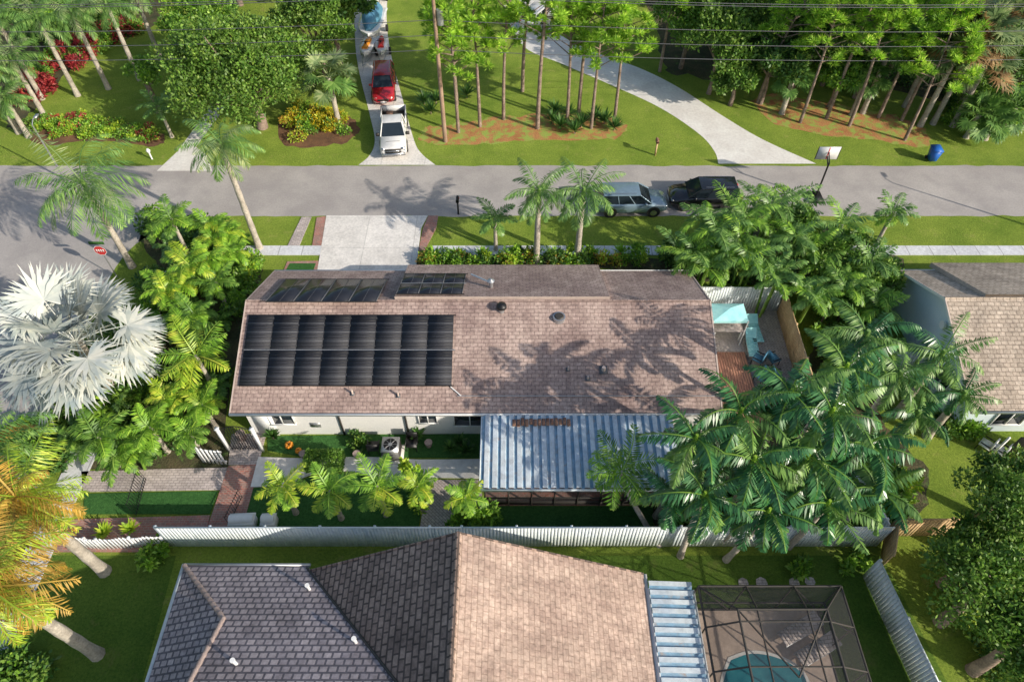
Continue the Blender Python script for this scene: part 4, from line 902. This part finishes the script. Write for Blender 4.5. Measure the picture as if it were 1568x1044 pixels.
shrubs('yellow_croton_bed',[(428,185),(445,215),(525,212),(540,192),(510,175),(460,170)],30,(.35,.75),(.5,1.1),[(L['yellow'],L['lime']),(L['yellow'],L['mid']),(L['lime'],L['gold']),Md],.2,.11)
shrubs('low_hedge_bed',[(32,190),(62,214),(150,208),(232,216),(245,203),(180,190),(90,183)],60,(.4,.7),(.35,.6),[Br,(L['bright'],L['redleaf']),Md],.18,.1)
shrubs('red_cordyline_hedge',[(30,165),(55,170),(100,118),(160,78),(230,48),(220,35),(140,62),(80,100)],52,(.45,.8),(.7,1.5),[(L['redleaf'],L['redleaf']),(L['redleaf'],L['mid']),Md],.34,.12)
shrubs('tropical_hedge',[(0,40),(60,110),(150,60),(230,20),(220,-20),(0,-20)],40,(.8,1.4),(1.2,2.6),[Dk,Md,Dk],.3,.16)
for a in[(1470,75,6.2,3.2),(1500,55,7,3.0),(1535,40,7,3.0),(1450,30,7,3.0),(1510,100,5,2.8)]: palm(*a,'fan',mat=L['sabal'],mat2=L['brown'],n=28)
for a in[(1500,175,2,2.2),(1525,185,1.6,2.0),(1555,165,2.4,2.2),(1370,60,6,2.6),(1215,120,3,2.0),(1330,115,3.4,2.2)]: palm(*a,'fan',name='fan_palm',mat=L['queen'],n=16)
for i,a in enumerate([(1105,60,4.6,3.6),(1185,90,3.8,2.8),(1060,15,5,3.4),(1165,15,5.6,3.8),(1240,55,5,3.4),(1300,20,6,3.6),(1350,50,5.4,3.4),(1420,90,4,2.8),(1560,100,4,3.2),(1130,115,2.6,2.0),(1400,20,6,3.4),(1290,110,3,2.2)]):
    tree(*a,[(L['mid'],L['oak']),Dk,Md][i%3],nc=36,nl=240,ln=.32,w=.18,tr=.16)
shrubs('woodland_understory',[(1030,100),(1130,120),(1230,115),(1568,185),(1600,100),(1500,20),(1030,20)],70,(.8,1.5),(.9,2.6),[Dk,Md,Dk],.32,.17,150)
shrubs('roadside_shrubs',[(1440,150),(1568,150),(1568,195),(1480,200),(1440,185)],22,(.6,1.1),(.7,1.6),[Md,Dk,Br])
for a in[(1515,900,4.0,2.6),(1560,800,4,2.4),(1500,850,3.2,1.6),(1575,980,4,2.4)]: tree(*a,(L['mid'],L['oak']),nc=40,nl=240,ln=.20,w=.10)
tree(1560,735,3.5,1.6,Dk,nc=20,nl=200,ln=.2,w=.1)
shrubs('lower_right_shrubs',[(1470,870),(1560,900),(1568,1040),(1500,1040)],16,(.6,1.1),(.8,1.8),[Md,Br,Dk],.22,.12)
shrubs('corner_shrubs',[(0,1000),(60,1000),(70,1044),(0,1060)],8,(.5,.9),(.6,1.2),[Md,Dk]); shrubs('corner_shrubs',[(225,838),(250,838),(255,862),(225,862)],4,(.3,.5),(.5,.8),[Md])
shrubs('back_fence_shrubs',[(1180,858),(1330,850),(1340,870),(1200,885)],5,(.25,.45),(.3,.6),[Md])
far=empty('distant_trees'); proto=[treemesh(4.2,6,ms,nc=34,nl=220,ln=.5,w=.3).obj('distant_tree',(0,0,0),far) for ms in(O,Md,Dk,(L['mid'],L['oak']))]
spots=[]
for i in range(130):
    x=rng.uniform(-110,110); y=rng.uniform(73,130)
    if 0<=i<12: x=rng.uniform(10,34); y=rng.uniform(64,72)
    elif i<18: x=rng.uniform(-40,-16); y=rng.uniform(66,74)
    spots.append((x,y))
for i in range(40): s=rng.choice([-1,1]); spots.append((s*rng.uniform(60,100),rng.uniform(0,70)))
for i,(x,y) in enumerate(spots):
    if i<4: o=proto[i]
    else: o=bpy.data.objects.new('distant_tree',proto[i%4].data); S.collection.objects.link(o); o.parent=far
    s=rng.uniform(.8,1.3); o.location=(x,y,0); o.scale=(s,s,s*rng.uniform(.9,1.2)); o.rotation_euler=(0,0,rng.uniform(0,6.28))

# ---------------- LIGHT, CAMERA
sel=math.radians(27); az=math.atan2(-.53,.85)
sd=Vector((math.cos(az)*math.cos(sel),math.sin(az)*math.cos(sel),math.sin(sel)))
sl=bpy.data.lights.new('sun','SUN'); sl.energy=5; sl.angle=math.radians(.5); sl.color=(1,.91,.77)
so=bpy.data.objects.new('sun',sl); S.collection.objects.link(so); so.rotation_euler=sd.to_track_quat('Z','Y').to_euler()
w=bpy.data.worlds.new('World'); S.world=w; w.use_nodes=True; nt=w.node_tree
sk=nt.nodes.new('ShaderNodeTexSky'); sk.sky_type='NISHITA'; sk.sun_disc=False; sk.sun_elevation=sel; sk.sun_rotation=math.atan2(sd.x,sd.y)
sk.dust_density=2.0; sk.air_density=1.2
bg=nt.nodes['Background']; nt.links.new(sk.outputs[0],bg.inputs[0]); bg.inputs[1].default_value=.15
cam=bpy.data.cameras.new('camera'); co=bpy.data.objects.new('camera',cam); S.collection.objects.link(co); co.location=(0,0,H); co.rotation_euler=(math.radians(40),0,0)
cam.lens=24; cam.sensor_width=36; cam.clip_end=3000; S.camera=co
S.view_settings.view_transform='Standard'; S.view_settings.look='None'; S.view_settings.exposure=0
print('faces',sum(len(o.data.polygons) for o in S.objects if o.type=='MESH'))
